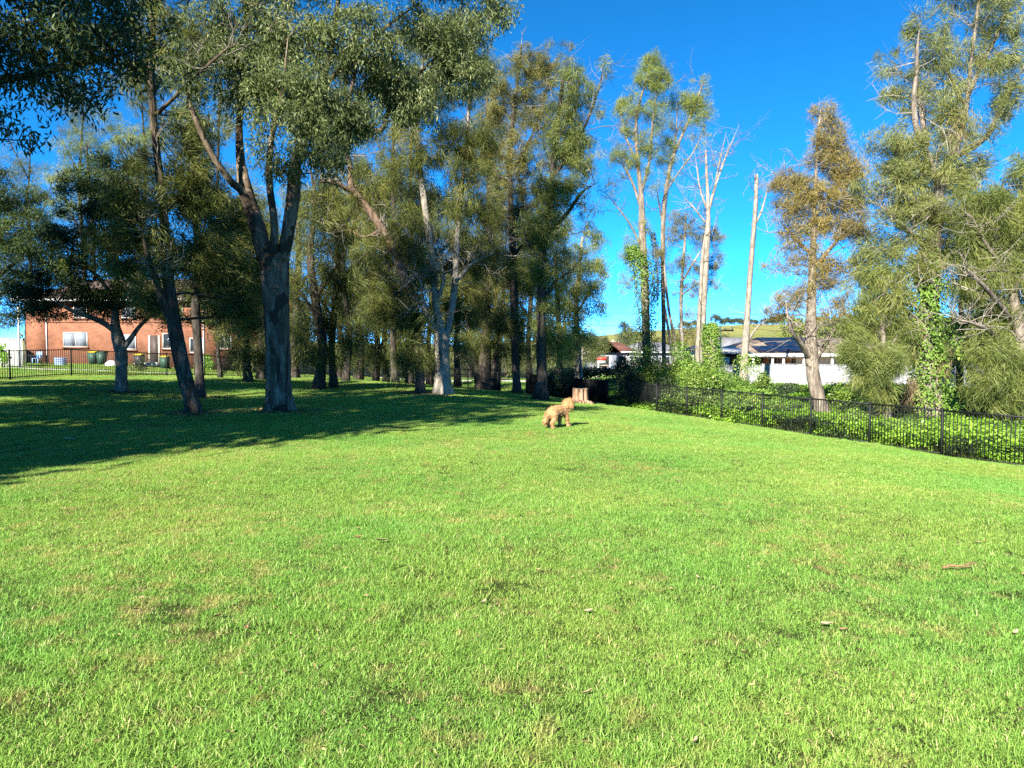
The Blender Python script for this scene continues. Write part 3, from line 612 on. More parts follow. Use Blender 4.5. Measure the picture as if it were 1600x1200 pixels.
make_tree('clumped_she_oak', 'many-stemmed dark she-oak clump just beyond the forked pale-limbed one', D,
    [(756, 610, 24), (757, 570, 20), (760, 500, 13), (763, 400, 10), (765, 280, 8), (760, 150, 4)],
    [[(748, 605, 10), (740, 560, 8, .2), (730, 500, 7, .4), (725, 420, 5, .5)], [(766, 606, 10), (775, 560, 8, .1), (785, 480, 7, .2), (790, 380, 5, .3)], [(745, 590, 6), (728, 560, 4), (715, 540, 3)]],
    [(740, 540, 40, 30, 0, .9), (785, 530, 40, 35, .3, .9), (760, 470, 50, 40), (720, 450, 40, 40, .4), (790, 420, 40, 45, .4), (750, 370, 50, 45), (780, 300, 45, 45), (750, 230, 45, 45), (775, 170, 40, 40), (760, 110, 35, 35)],
    'weeping', 'sheoak', 'b_dark', 9, dens=.85, mult=.8, scale=1.15, dead=9, dead_len=(.6, 1.9))
D = depth_for(807, 615)
make_tree('straight_she_oak', 'straight dark she-oak trunk, slimmer of two lone trunks near the dog', D,
    [(808, 615, 14), (806, 580, 12), (805, 520, 12), (803, 440, 11), (800, 360, 10), (796, 280, 8), (800, 200, 7), (808, 130, 5), (815, 70, 3)],
    [[(803, 460, 5), (785, 430, 4), (765, 405, 3)], [(802, 400, 5), (825, 370, 4), (845, 330, 3)], [(798, 300, 5), (770, 260, 4), (755, 220, 3)], [(797, 270, 5), (825, 225, 4), (850, 160, 3)]],
    [(815, 110, 38, 35, 0, .9), (850, 110, 36, 40, .3, .9), (790, 160, 40, 40), (840, 180, 42, 40), (870, 90, 20, 22, .2, .8), (800, 240, 45, 40), (835, 270, 40, 35, .2), (780, 320, 40, 40), (825, 350, 42, 40), (795, 420, 42, 38, .2), (830, 440, 36, 36, .3), (800, 500, 38, 35, .3), (825, 540, 30, 28, .4, .8), (880, 72, 12, 8, .2, .6)],
    'sheoak', 'sheoak_gold', 'b_dark', 10, dens=.8, dead=10, dead_len=(.6, 1.9))
D = depth_for(847, 614)
make_tree('tall_she_oak', 'tall dark she-oak with a yellow green top against open sky, behind the dog', 29.5,
    [(846, 614, 18), (846, 580, 15), (845, 520, 14), (846, 460, 13), (848, 400, 12), (855, 340, 11), (862, 280, 9), (868, 220, 8), (875, 160, 6), (880, 120, 4)],
    [[(847, 470, 6), (870, 440, 5), (895, 420, 3)], [(852, 370, 7), (885, 335, 6, .2), (910, 300, 4, .4), (935, 285, 2, .5)], [(862, 280, 7), (890, 240, 5), (915, 195, 4), (935, 140, 3), (942, 105, 2)], [(848, 420, 6), (830, 390, 5), (815, 350, 3)], [(868, 220, 5), (895, 180, 4), (905, 130, 3)]],
    [(930, 115, 20, 16, 0, .7), (942, 100, 9, 10, 0, .7), (910, 145, 18, 20, 0, .8), (920, 175, 16, 16, 0, .6), (890, 120, 15, 18), (885, 180, 32, 28), (905, 215, 26, 22), (870, 235, 36, 30), (900, 265, 24, 24), (885, 300, 26, 22, 0, .8), (860, 300, 30, 30), (850, 360, 32, 30), (830, 420, 28, 32), (865, 430, 28, 28, .2, .8), (905, 360, 24, 14, 0, .8), (880, 345, 24, 18, 0, .8), (930, 370, 14, 7, 0, .7), (850, 500, 26, 34, .2, .9), (875, 540, 20, 30, .3, .9), (925, 320, 18, 12, 0, .25), (895, 390, 20, 16, 0, .6)],
    'sheoak', 'sheoak_olive', 'b_dark', 11, dens=1.15, lobe_k=1.08, dead=12, dead_len=(.6, 2.0))
make_tree('distant_gum', 'pale olive gum beyond the lone trunks, over the street corner', 56,
    [(905, 590, 10), (903, 540, 9), (900, 480, 8), (905, 420, 6), (910, 370, 4)], [[(901, 490, 4), (925, 450, 3), (940, 430, 2)], [(901, 500, 4), (885, 450, 3), (880, 420, 2)]],
    [(910, 385, 24, 14), (925, 415, 22, 12), (890, 420, 22, 16), (930, 450, 18, 12), (905, 455, 26, 16), (885, 480, 20, 16), (920, 490, 24, 14), (900, 520, 28, 16), (935, 475, 10, 10), (880, 545, 20, 20), (940, 430, 9, 7), (925, 525, 18, 8)], 'gum', 'sheoak_fresh', 'b_pale', 12, dens=1.15, scale=1.7, lobe_k=1.15)
make_tree('street_corner_tree', 'rounded green street tree beside the brown-roofed cottage', 78,
    [(908, 580, 6), (909, 560, 5), (912, 540, 4), (915, 525, 3)], [[(910, 555, 3), (925, 540, 2)]],
    [(905, 535, 20, 14), (925, 530, 16, 12), (940, 540, 9, 10), (915, 555, 22, 12), (895, 560, 12, 14), (932, 560, 11, 8), (945, 515, 9, 7, 0, .6)], 'gum', 'fargum', 'b_pale', 13, dens=1.3, scale=2.0, lobe_k=1.25)

# creek bank
make_tree('ivy_tree', 'tall feathery she-oak with ivy up its trunk, behind the corner of the creek fence', 41,
    [(1011, 606, 14.4), (1010, 560, 12.8), (1009, 500, 11.9), (1007, 430, 11), (1004, 370, 10.2), (1002, 310, 7.65), (996, 250, 5.95), (994, 190, 5.1), (1005, 140, 3.4), (1020, 90, 1.7)],
    [[(1003, 330, 4.8), (990, 290, 4), (978, 265, 3.2), (965, 250, 1.6)], [(1003, 300, 4.8), (1015, 250, 4), (1020, 190, 3.2), (1030, 120, 2.4)], [(1006, 400, 4), (990, 360, 3.2), (970, 330, 2.4), (945, 300, 1.6)], [(998, 260, 4), (980, 220, 3.2), (970, 180, 2.4)]],
    [(1020, 98, 13, 13), (1010, 125, 16, 14), (1035, 120, 12, 14), (995, 150, 14, 12), (1022, 155, 20, 16), (975, 175, 13, 12), (1000, 180, 14, 10, 0, .8), (1025, 190, 15, 12, 0, .8), (965, 190, 12, 9, 0, .7), (985, 205, 12, 10, 0, .7), (1010, 215, 16, 9, 0, .6), (965, 240, 15, 14, 0, .8), (985, 250, 14, 12, 0, .6), (1012, 238, 12, 9), (1020, 280, 14, 18, 0, .4), (960, 300, 20, 22, 0, .18), (985, 390, 12, 18, 0, .6), (975, 440, 10, 14, 0, .4), (1000, 360, 14, 12, 0, .4)],
    'wispy', 'sheoak_fresh', 'b_tan', 14, dens=1.1, lobe_k=1.35, dead=8, dead_len=(1, 2.4), dead_mat='b_tan', twig_mat='b_tan')
make_tree('second_creek_she_oak', 'she-oak with a spreading second crown next to the ivy-clad tall one', 42,
    [(1038, 600, 7.65), (1037, 520, 6.8), (1036, 440, 6.8), (1036, 350, 6.8), (1042, 290, 5.95), (1050, 250, 5.1), (1062, 220, 4.25), (1080, 180, 3.4), (1098, 130, 1.7)],
    [[(1048, 255, 3.2), (1055, 220, 2.4), (1058, 175, 1.6), (1055, 140, 1.6)], [(1040, 300, 3.2), (1060, 270, 2.4), (1085, 235, 2.4), (1100, 200, 1.6)], [(1037, 360, 3.2), (1030, 320, 2.4), (1025, 290, 1.6)]],
    [(1097, 135, 10, 11), (1090, 155, 12, 12), (1105, 150, 7, 10, 0, .7), (1075, 165, 12, 12), (1058, 150, 9, 13, 0, .7), (1100, 180, 10, 9, 0, .6), (1085, 190, 12, 12, 0, .6), (1045, 225, 11, 10), (1060, 195, 10, 10, 0, .6), (1040, 250, 10, 8, 0, .7), (1090, 215, 10, 9, 0, .4), (1060, 255, 14, 12, 0, .3), (1035, 285, 10, 8, 0, .5)],
    'wispy', 'sheoak_fresh', 'b_tan', 15, dens=1.1, lobe_k=1.35, dead=6, dead_len=(.8, 2), dead_mat='b_tan', twig_mat='b_tan')
make_tree('golden_she_oak', 'short golden she-oak with thin bare stems among the creek shrubs', 40,
    [(1068, 590, 7), (1066, 540, 6), (1064, 480, 6), (1066, 430, 5), (1070, 380, 4), (1072, 335, 2)],
    [[(1060, 590, 5), (1056, 540, 5), (1046, 490, 4), (1040, 440, 4), (1038, 400, 3)], [(1054, 595, 5), (1050, 550, 4), (1042, 500, 4), (1038, 470, 3)], [(1066, 440, 3), (1090, 400, 3), (1110, 370, 2)], [(1066, 460, 3), (1095, 440, 2), (1120, 420, 2)]],
    [(1070, 340, 20, 14), (1095, 345, 16, 12), (1050, 370, 18, 14, 0, .7), (1085, 375, 20, 14, 0, .8), (1115, 370, 14, 12, 0, .8), (1030, 390, 14, 14, 0, .7), (1060, 410, 22, 14, 0, .5), (1100, 420, 20, 14, 0, .6), (1120, 405, 10, 16, 0, .6), (1080, 455, 22, 12, 0, .5), (1110, 450, 14, 12, 0, .5), (1075, 490, 18, 10, 0, .4), (1060, 520, 14, 12, 0, .5), (1085, 530, 10, 12, 0, .5)],
    'wispy', 'sheoak_gold', 'b_pale', 16, dens=1.1, lobe_k=1.15, dead=4, twig_mat='b_tan')
make_tree('dead_twin_tree', 'dead pale tree with two close stems and bare white twigs at the top', 39,
    [(1098, 588, 9.9), (1098, 540, 9), (1100, 480, 8.1), (1103, 420, 8.1), (1106, 360, 7.2), (1106, 310, 5.4), (1104, 270, 4.5), (1103, 235, 2.7)],
    [[(1090, 588, 6.8), (1090, 540, 6.8), (1094, 470, 5.95), (1098, 400, 5.95), (1104, 350, 5.1)], [(1107, 330, 5.1), (1115, 300, 4.25), (1125, 270, 3.4), (1138, 235, 2.55), (1155, 195, 1.27)], [(1106, 330, 4.25), (1095, 300, 3.4), (1090, 270, 2.55), (1085, 235, 1.27)], [(1115, 300, 3.4), (1125, 250, 2.55), (1135, 205, 1.27)], [(1104, 350, 3.4), (1080, 320, 2.55), (1068, 310, 1.27)]],
    [], bark='b_pale', seed=17, dead=10, dead_len=(.8, 2.2))
make_tree('broken_pole_tree', 'tall dead broken trunk standing alone before the white panel fence', 41,
    [(1161, 606, 12), (1163, 560, 11), (1167, 500, 10), (1172, 430, 9), (1177, 370, 8), (1181, 320, 7), (1183, 272, 4)],
    [[(1180, 350, 4), (1190, 330, 3), (1198, 300, 2), (1202, 280, 1)], [(1181, 330, 4), (1180, 290, 3), (1179, 265, 1)], [(1165, 540, 5), (1180, 515, 4), (1200, 498, 3)]],
    [(1200, 285, 10, 8, 0, .5), (1208, 300, 10, 10, 0, .5)], 'wispy', 'sheoak_brown', 'b_pale', 18, dens=.8, dead=4, dead_len=(.5, 1.5))
D = depth_for(1286, 650)
make_tree('rusty_she_oak', 'rusty brown she-oak with a bent trunk just outside the creek fence', D,
    [(1287, 650, 25), (1280, 625, 22), (1272, 590, 19), (1267, 540, 17), (1267, 490, 14), (1269, 430, 11), (1271, 370, 9), (1273, 310, 7), (1276, 250, 5), (1280, 200, 5), (1283, 170, 2)],
    [[(1264, 560, 9), (1250, 535, 8, -.5), (1238, 518, 7, -.8), (1230, 490, 5, -1), (1228, 470, 3, -1)], [(1268, 570, 10), (1285, 545, 8, .4), (1300, 520, 6, .6), (1312, 500, 4, .7)], [(1267, 500, 8), (1263, 530, 5), (1260, 470, 4, -.4)], [(1270, 420, 8), (1300, 385, 6), (1330, 350, 4)], [(1270, 400, 7), (1240, 370, 5), (1215, 340, 3)], [(1272, 340, 6), (1300, 300, 5), (1325, 270, 3)], [(1273, 320, 6), (1250, 285, 4), (1225, 275, 3)]],
    [(1282, 185, 10, 15), (1270, 215, 9, 12, 0, .8), (1255, 195, 6, 10, 0, .7), (1300, 210, 18, 16), (1285, 240, 22, 15), (1320, 235, 10, 14, 0, .8), (1265, 265, 24, 14), (1310, 275, 26, 16), (1335, 265, 13, 14), (1225, 285, 18, 9), (1250, 305, 26, 15), (1300, 315, 28, 16), (1335, 320, 18, 14), (1230, 330, 18, 12), (1265, 350, 26, 14), (1315, 360, 26, 16), (1345, 365, 14, 14), (1235, 375, 16, 11, 0, .8), (1290, 395, 26, 14, 0, .8), (1335, 410, 22, 14, 0, .8), (1240, 410, 16, 9, 0, .7), (1225, 430, 11, 7, 0, .8), (1255, 450, 14, 7, 0, .7), (1225, 470, 16, 7, 0, .8), (1290, 440, 22, 10, 0, .7), (1325, 445, 22, 12, 0, .6), (1215, 440, 9, 5, 0, .8), (1300, 490, 16, 14, 0, .4), (1210, 425, 14, 9, 0, .8), (1232, 452, 20, 10, 0, .8), (1218, 488, 18, 9, 0, .8), (1245, 475, 16, 10, 0, .7), (1312, 470, 22, 14, 0, .6), (1300, 430, 24, 16, 0, .7), (1340, 480, 20, 12, 0, .5)],
    'wispy', 'sheoak_brown', 'b_tan', 19, gap=.22, dens=1.15, lobe_k=1.5, dead=12, dead_len=(.6, 1.8), flare=1.25, sides=14)
D15 = depth_for(1452, 660)
make_tree('big_she_oak', 'largest she-oak over the creek with broken pale limbs and an ivy-wrapped trunk', D15 + .6,
    [(1452, 658, 44), (1452, 620, 36), (1450, 560, 33), (1450, 500, 30), (1456, 440, 24), (1460, 380, 19), (1465, 320, 15), (1478, 260, 12), (1500, 210, 10), (1512, 150, 8), (1518, 90, 6), (1525, 40, 6), (1532, -20, 4)],
    [[(1470, 300, 12), (1448, 240, 9, -.3), (1432, 200, 9, -.5), (1428, 160, 8, -.5), (1432, 115, 7, -.5), (1434, 70, 4, -.5), (1438, 35, 2)], [(1448, 230, 8), (1442, 190, 8, -.2), (1436, 150, 7, -.1), (1433, 120, 5)],
     [(1490, 245, 11), (1515, 232, 10, .4), (1545, 210, 8, .7), (1558, 180, 6, .8), (1575, 150, 4, .9), (1590, 120, 3, 1)], [(1512, 150, 8), (1535, 100, 6, .3), (1560, 50, 5, .5), (1580, 0, 3, .6)], [(1510, 170, 7), (1490, 130, 5), (1475, 90, 3)], [(1460, 400, 12), (1430, 370, 9, -.6), (1400, 345, 6, -1), (1375, 320, 4, -1.2)], [(1458, 430, 11), (1500, 390, 8, .3), (1540, 360, 6, .5)], [(1450, 520, 9), (1410, 480, 7, -.7), (1380, 460, 4, -1)], [(1450, 420, 8), (1440, 395, 6), (1432, 385, 3)]],
    [(1432, 45, 20, 20, 0, .5), (1400, 95, 20, 18, 0, .4), (1425, 90, 16, 24, -.2, .8), (1455, 85, 20, 30, 0, .4), (1400, 145, 18, 12, 0, .7), (1440, 150, 20, 24, 0, .5), (1415, 180, 18, 10, 0, .5), (1480, 90, 24, 30, 0, .35), (1510, 40, 34, 28, 0, .4), (1565, 30, 30, 30, .3, .55), (1585, 100, 26, 34, .5, .45), (1540, 100, 30, 30, .3, .4), (1490, 150, 30, 26, 0, .4), (1570, 160, 26, 20, .5, .6), (1540, 180, 30, 24, .3, .35), (1480, 190, 26, 18, 0, .8), (1500, 215, 22, 12, 0, .8),
     (1380, 225, 22, 12, -.6, .8), (1420, 230, 28, 16, -.3), (1400, 265, 34, 14, -.5), (1460, 240, 30, 20, 0), (1440, 280, 36, 18, -.2), (1390, 300, 30, 13, -.7, .8), (1480, 290, 34, 20, 0), (1520, 260, 32, 18, .4, .7), (1425, 325, 38, 18, -.5), (1380, 345, 28, 13, -.8, .8), (1470, 340, 34, 20, 0), (1510, 330, 30, 22, .3, .9), (1410, 370, 34, 17, -.6), (1385, 400, 26, 16, -.8, .9), (1430, 410, 24, 18, -.8, .7), (1350, 290, 18, 12, -.8, .7), (1345, 400, 16, 12, -.8, .7), (1385, 430, 26, 14, -.8, .9), (1500, 390, 30, 22, .2, .9), (1525, -30, 50, 34, 0, .5), (1575, -50, 40, 30, 0, .5)],
    'sheoak', 'sheoak_grey', 'b_tan', 40, gap=.15, dens=1.15, mult=.95, lobe_k=1.3, flare=1.3, dead=10, dead_len=(.8, 2.2), sides=16, up=.5)
make_tree('weeping_she_oak', 'olive weeping she-oak with tangled dead white branches at the end of the creek fence', D15 - .8,
    [(1604, 668, 24), (1602, 600, 20), (1594, 520, 15), (1580, 440, 13), (1574, 360, 9), (1570, 300, 4)],
    [[(1585, 560, 9), (1550, 520, 7, -.8), (1520, 505, 5, -1.2), (1495, 500, 3, -1.4)], [(1580, 500, 9), (1545, 455, 7, -.9), (1520, 430, 5, -1.2), (1505, 415, 3, -1.3)], [(1578, 460, 8), (1610, 420, 6, -.6), (1640, 400, 4)], [(1575, 430, 8), (1540, 380, 5, -.6), (1520, 340, 3, -.8)]],
    [(1580, 300, 38, 18), (1545, 315, 30, 16, -.4), (1620, 320, 40, 25), (1522, 350, 28, 22, -.3), (1560, 350, 40, 24, 0), (1600, 370, 40, 26), (1530, 398, 30, 26, 0), (1570, 420, 40, 30, .2), (1620, 440, 40, 40), (1530, 450, 28, 26, .2), (1552, 500, 24, 24, .6), (1590, 500, 36, 30, .6), (1540, 560, 18, 24, .6, .7), (1560, 570, 34, 24, -.9, 1.1), (1595, 590, 34, 26, -.8, 1.1), (1550, 595, 26, 18, -.6, 1), (1550, 540, 22, 24, -.6, .8), (1570, 620, 30, 14, -.6, .9), (1505, 320, 22, 20, -.2, .6), (1640, 550, 40, 50), (1590, 265, 24, 16, 0, .6), (1610, 345, 30, 24, -.4, .9), (1530, 612, 16, 12, .4, .7)],
    'weeping', 'sheoak_olive', 'b_tan', 41, gap=.12, dens=1.1, mult=.95, lobe_k=1.22, dead=15, dead_len=(.8, 2.0), sides=12)
make_tree('bushy_she_oak', 'bushy olive she-oak sapling between the rusty she-oak and the ivy-wrapped trunk', D15 - .4,
    [(1385, 660, 13), (1384, 590, 11), (1380, 530, 10), (1378, 470, 7), (1380, 420, 3)], [[(1383, 580, 6), (1350, 540, 5), (1325, 520, 3)], [(1381, 560, 6), (1405, 520, 5), (1425, 490, 3)]],
    [(1385, 440, 24, 18), (1360, 475, 26, 18), (1392, 470, 24, 20), (1340, 510, 22, 18), (1385, 510, 30, 22), (1398, 520, 18, 26), (1335, 550, 22, 22, -.5), (1370, 560, 28, 24, -.6), (1388, 570, 22, 24, -.5), (1360, 600, 24, 18, -.4, .9), (1382, 615, 22, 14, -.3, .9), (1388, 430, 24, 18, .2), (1350, 440, 22, 16, 0, .7), (1345, 580, 18, 20, -.4, .8)],
    'weeping', 'sheoak_olive', 'b_tan', 42, gap=.12, dens=1.15, mult=.95, lobe_k=1.1, dead=5)
make_tree('hidden_she_oak', 'dark she-oak filling the gap behind the ivy-wrapped trunk', D15 + 7,
    [(1500, 640, 12), (1500, 560, 10), (1502, 480, 8), (1505, 380, 5)], [], [(1480, 440, 34, 30), (1530, 470, 34, 34), (1490, 510, 34, 30), (1540, 540, 34, 30), (1490, 570, 34, 26), (1550, 610, 34, 20), (1480, 620, 30, 16), (1440, 560, 22, 30), (1590, 620, 40, 20), (1515, 400, 30, 34), (1470, 400, 24, 30), (1545, 420, 26, 30)], 'weeping', 'sheoak_olive', 'b_dark', 43, gap=.12, dens=.7, mult=.7, scale=1.3)
# ------------------------------------------------------------------ trees beyond the frame edge whose shade falls on the lawn, and the branch that hangs into view
wp = lambda q_: np.array(q_, float)
LP = lambda px, py, rx, ry, Y, dk=1.0: (P(px, py, Y)[0], P(px, py, Y)[2], rx * Y / F, ry * Y / F, Y, dk)
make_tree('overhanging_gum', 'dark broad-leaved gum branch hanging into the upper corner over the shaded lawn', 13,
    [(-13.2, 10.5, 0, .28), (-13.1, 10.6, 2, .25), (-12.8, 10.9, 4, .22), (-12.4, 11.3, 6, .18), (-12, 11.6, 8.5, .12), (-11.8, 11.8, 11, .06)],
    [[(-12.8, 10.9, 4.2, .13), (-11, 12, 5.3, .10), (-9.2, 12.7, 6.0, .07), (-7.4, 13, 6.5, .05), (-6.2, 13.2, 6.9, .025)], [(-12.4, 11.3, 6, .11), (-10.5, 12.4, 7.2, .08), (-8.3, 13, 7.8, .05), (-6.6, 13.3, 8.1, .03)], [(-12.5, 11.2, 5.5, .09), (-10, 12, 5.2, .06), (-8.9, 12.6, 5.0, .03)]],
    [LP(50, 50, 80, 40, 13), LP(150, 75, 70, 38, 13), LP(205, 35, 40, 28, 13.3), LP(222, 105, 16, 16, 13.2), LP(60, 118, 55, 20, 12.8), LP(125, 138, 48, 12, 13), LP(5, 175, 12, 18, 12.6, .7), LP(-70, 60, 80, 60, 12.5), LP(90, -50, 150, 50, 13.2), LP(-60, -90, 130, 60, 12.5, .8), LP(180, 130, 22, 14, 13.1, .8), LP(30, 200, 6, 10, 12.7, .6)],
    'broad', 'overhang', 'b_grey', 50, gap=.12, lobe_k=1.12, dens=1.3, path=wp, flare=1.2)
shade = [(-16.5, -4.0, 12.5, 51), (-14.2, -.2, 14, 52), (-18.5, 2.5, 16, 53), (-15.5, 7.5, 17, 54), (-20, 12.5, 16, 55), (-11.2, 3.0, 15, 56), (-22.5, 6.5, 13, 57), (-19.5, 19.0, 11, 58)]
slab = ['outermost gum behind the shaded corner of the lawn', 'gum standing nearest the lit edge of the lawn shade', 'tall gum set back beyond the lawn shade', 'gum shading the slender leaning trunk', 'gum shading the low spreading tree', 'gum beside the overhanging broad-leaved branch', 'gum at the back of the shading row', 'gum near the street fence at the end of the shading row']
for (x, y, h, sd), lb in zip(shade, slab):
    rr = np.random.default_rng(sd); lob = []
    for k in range(15):
        a = rr.uniform(0, 6.28); rad = rr.uniform(.4, 2.8)
        lob.append((x + rad * math.cos(a), rr.uniform(.42, 1.0) * h, rr.uniform(1.1, 1.9), rr.uniform(.8, 1.3), y + rad * math.sin(a)))
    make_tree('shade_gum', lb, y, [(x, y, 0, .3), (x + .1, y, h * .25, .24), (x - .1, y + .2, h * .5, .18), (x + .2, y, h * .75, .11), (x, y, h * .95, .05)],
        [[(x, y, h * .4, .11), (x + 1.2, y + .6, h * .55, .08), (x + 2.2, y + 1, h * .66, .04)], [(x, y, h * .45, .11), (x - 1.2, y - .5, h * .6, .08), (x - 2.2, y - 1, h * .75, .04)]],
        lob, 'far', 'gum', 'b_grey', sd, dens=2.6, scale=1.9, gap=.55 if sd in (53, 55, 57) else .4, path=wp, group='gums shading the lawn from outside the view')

# ------------------------------------------------------------------ picket fences
M['black'] = plain('black_powder_coat', (0.010, 0.011, 0.011), 0.6, 0.25)
M['mesh'] = plain('painted_shade_black', (0.008, 0.009, 0.009), 0.95, 0.1, bscale=300, bstr=.4)  # black sheet colour standing in for tree shade behind the stump
def picket_fence(name, label, A, Dv, n, plen, height=1.2, npick=21, dark_panels=()):
    A = np.array(A, float); Dv = np.array(Dv, float); Dv /= np.linalg.norm(Dv); ang = math.atan2(Dv[1], Dv[0])
    root = thing(name, label, 'fence', G(*A)); o0 = np.array(root.location)
    pm = MB().box(-.025, .025, -.025, .025, -.1, height + .03).box(-.029, .029, -.029, .029, height + .03, height + .045).mesh('post')
    km = MB().box(-.008, .008, -.008, .008, .06, height - .02).mesh('picket')
    for i in range(n + 1):
        p_ = A + Dv * plen * i; o = link('post', pm, M['black'], root, G(*p_) - o0); o.rotation_euler = (0, 0, ang)
        if i == n: break
        q_ = A + Dv * plen * (i + 1); za, zb = float(H(*p_)), float(H(*q_))
        for nm, h0, h1, wd in (('top_rail', height - .03, height + .008, .02), ('bottom_rail', .09, .125, .016)):
            nx = np.array((-Dv[1], Dv[0])) * wd; V = []
            a2 = p_ + Dv * .026; b2 = q_ - Dv * .026
            for (c, z) in ((a2, za), (b2, zb)):
                for s_ in (-1, 1):
                    for hh in (h0, h1): V.append((*(c + nx * s_), z + hh))
            mb = MB(); mb.add(np.array(V) - o0, [(0, 1, 3, 2), (4, 6, 7, 5), (0, 4, 5, 1), (2, 3, 7, 6), (0, 2, 6, 4), (1, 5, 7, 3)]); mb.build(nm, M['black'], root)
        for k in range(npick):
            t = (k + 1) / (npick + 1); c = p_ + Dv * plen * t; o = link('picket', km, M['black'], root, np.array((*c, za + (zb - za) * t)) - o0); o.rotation_euler = (0, 0, ang)
        if i in dark_panels:  # dark sheet added behind the pickets to paint in the tree shade
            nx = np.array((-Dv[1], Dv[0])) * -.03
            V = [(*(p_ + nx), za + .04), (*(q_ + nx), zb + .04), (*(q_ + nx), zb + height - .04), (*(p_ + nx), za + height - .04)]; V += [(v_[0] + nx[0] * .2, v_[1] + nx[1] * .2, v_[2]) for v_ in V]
            mb = MB(); mb.add(np.array(V) - o0, [(0, 1, 2, 3), (7, 6, 5, 4), (0, 4, 5, 1), (1, 5, 6, 2), (2, 6, 7, 3), (3, 7, 4, 0)]); mb.build('painted_shade_panel', M['mesh'], root)
    return root
picket_fence('creek_fence', 'black flat-topped picket fence along the creek side of the lawn', FA - FD * 2.3 * 3, FD, 11, 2.3)
corner = FA + FD * 2.3 * 8
picket_fence('street_fence', 'black flat-topped picket fence before the brick house', LF0 - LFD * 6, LFD, 11, 3.0, npick=26)
ends = LF0 - LFD * 6 + LFD * 33
picket_fence('back_fence', 'black picket fence with black panels standing in for shade behind the tree stump', corner + np.array((-.06, .06)), ends - corner, 10, float(np.linalg.norm(ends - corner)) / 10 - .01, npick=22, dark_panels=(0, 1))

# ------------------------------------------------------------------ houses and paving
def brick_mat():
    m, nt = new_mat('orange_brick'); v = coords(nt, 'Object')
    sp_ = N(nt, 'ShaderNodeSeparateXYZ'); nt.links.new(v, sp_.inputs[0]); cb = N(nt, 'ShaderNodeCombineXYZ')
    ad = N(nt, 'ShaderNodeMath', operation='ADD'); nt.links.new(sp_.outputs[0], ad.inputs[0]); nt.links.new(sp_.outputs[1], ad.inputs[1])
    nt.links.new(ad.outputs[0], cb.inputs[0]); nt.links.new(sp_.outputs[2], cb.inputs[1])
    b = N(nt, 'ShaderNodeTexBrick', i_Scale=1.0, i_Mortar_Size=0.006, i_Brick_Width=0.24, i_Row_Height=0.086)
    b.inputs['Color1'].default_value = (0.235, 0.098, 0.054, 1); b.inputs['Color2'].default_value = (0.165, 0.064, 0.038, 1); b.inputs['Mortar'].default_value = (0.20, 0.145, 0.11, 1)
    nt.links.new(cb.outputs[0], b.inputs['Vector'])
    c = mix(nt, 1.0, b.outputs['Color'], ramp(nt, noise(nt, v, 1.2, 5), [(0.3, (0.75, 0.75, 0.75)), (0.7, (1.15, 1.1, 1.05))]), 'MULTIPLY')
    finish(nt, c, 0.85, 0.15, b.outputs['Fac'], -0.5, 0.006); return m
M['brick'] = brick_mat()
def tile_mat(name, c):
    m, nt = new_mat(name); v = coords(nt, 'Object')
    wv = N(nt, 'ShaderNodeTexWave', wave_type='BANDS', bands_direction='Z', i_Scale=6.0, i_Distortion=.3); nt.links.new(v, wv.inputs[0])
    cc = ramp(nt, noise(nt, v, 2.5, 6), [(0.3, tuple(x * .6 for x in c)), (0.7, tuple(x * 1.25 for x in c))])
    finish(nt, cc, 0.8, 0.2, wv.outputs['Fac'], .6, .03); return m
M['tile_brown'] = tile_mat('brown_roof_tiles', (0.11, 0.08, 0.065)); M['tile_red'] = tile_mat('red_brown_roof_tiles', (0.13, 0.06, 0.045)); M['tile_grey'] = tile_mat('grey_roof_tiles', (0.16, 0.16, 0.18)); M['tile_orange'] = tile_mat('terracotta_roof_tiles', (0.17, 0.135, 0.11))
M['white'] = plain('white_paint', (0.6, 0.6, 0.585), .5); M['cream'] = plain('cream_render', (0.62, 0.56, 0.46), .8); M['greywall'] = plain('grey_weatherboard', (0.2, 0.22, 0.25), .7)
M['zinc'] = plain('white_steel_sheet', (0.28, 0.288, 0.30), .55, .25); M['greysteel'] = plain('grey_steel_sheet', (0.42, 0.42, 0.40), .5, .4)
M['curtain'] = plain('pale_curtain', (0.16, 0.185, 0.22), .8, var=.2, scale=9); M['timber'] = plain('orange_timber', (0.36, 0.15, 0.06), .6); M['darkwood'] = plain('dark_timber', (0.05, 0.035, 0.03), .6)
m, nt_ = new_mat('window_glass'); finish(nt_, (0.02, 0.025, 0.03), 0.06, 0.8); M['glass'] = m
m, nt_ = new_mat('solar_cells'); v = coords(nt_, 'Object'); ck = N(nt_, 'ShaderNodeTexBrick', i_Scale=1.0, i_Mortar_Size=0.008, i_Brick_Width=.16, i_Row_Height=.16, offset=0.0)
ck.inputs['Color1'].default_value = (0.008, 0.01, 0.022, 1); ck.inputs['Color2'].default_value = (0.011, 0.013, 0.028, 1); ck.inputs['Mortar'].default_value = (0.03, 0.035, 0.05, 1); nt_.links.new(v, ck.inputs[0])
finish(nt_, ck.outputs[0], 0.35, 0.25); M['solar'] = m
m, nt_ = new_mat('concrete'); v = coords(nt_, 'World'); finish(nt_, ramp(nt_, noise(nt_, v, 1.5, 7, .65), [(0.3, (0.24, 0.23, 0.21)), (0.7, (0.38, 0.37, 0.34))]), .9, .1, noise(nt_, v, 40, 4), .3, .01); M['concrete'] = m
m, nt_ = new_mat('asphalt'); v = coords(nt_, 'World'); finish(nt_, ramp(nt_, noise(nt_, v, 3, 7, .7), [(0.3, (0.045, 0.045, 0.047)), (0.7, (0.085, 0.083, 0.08))]), .9, .15, noise(nt_, v, 60, 4), .4, .01); M['asphalt'] = m
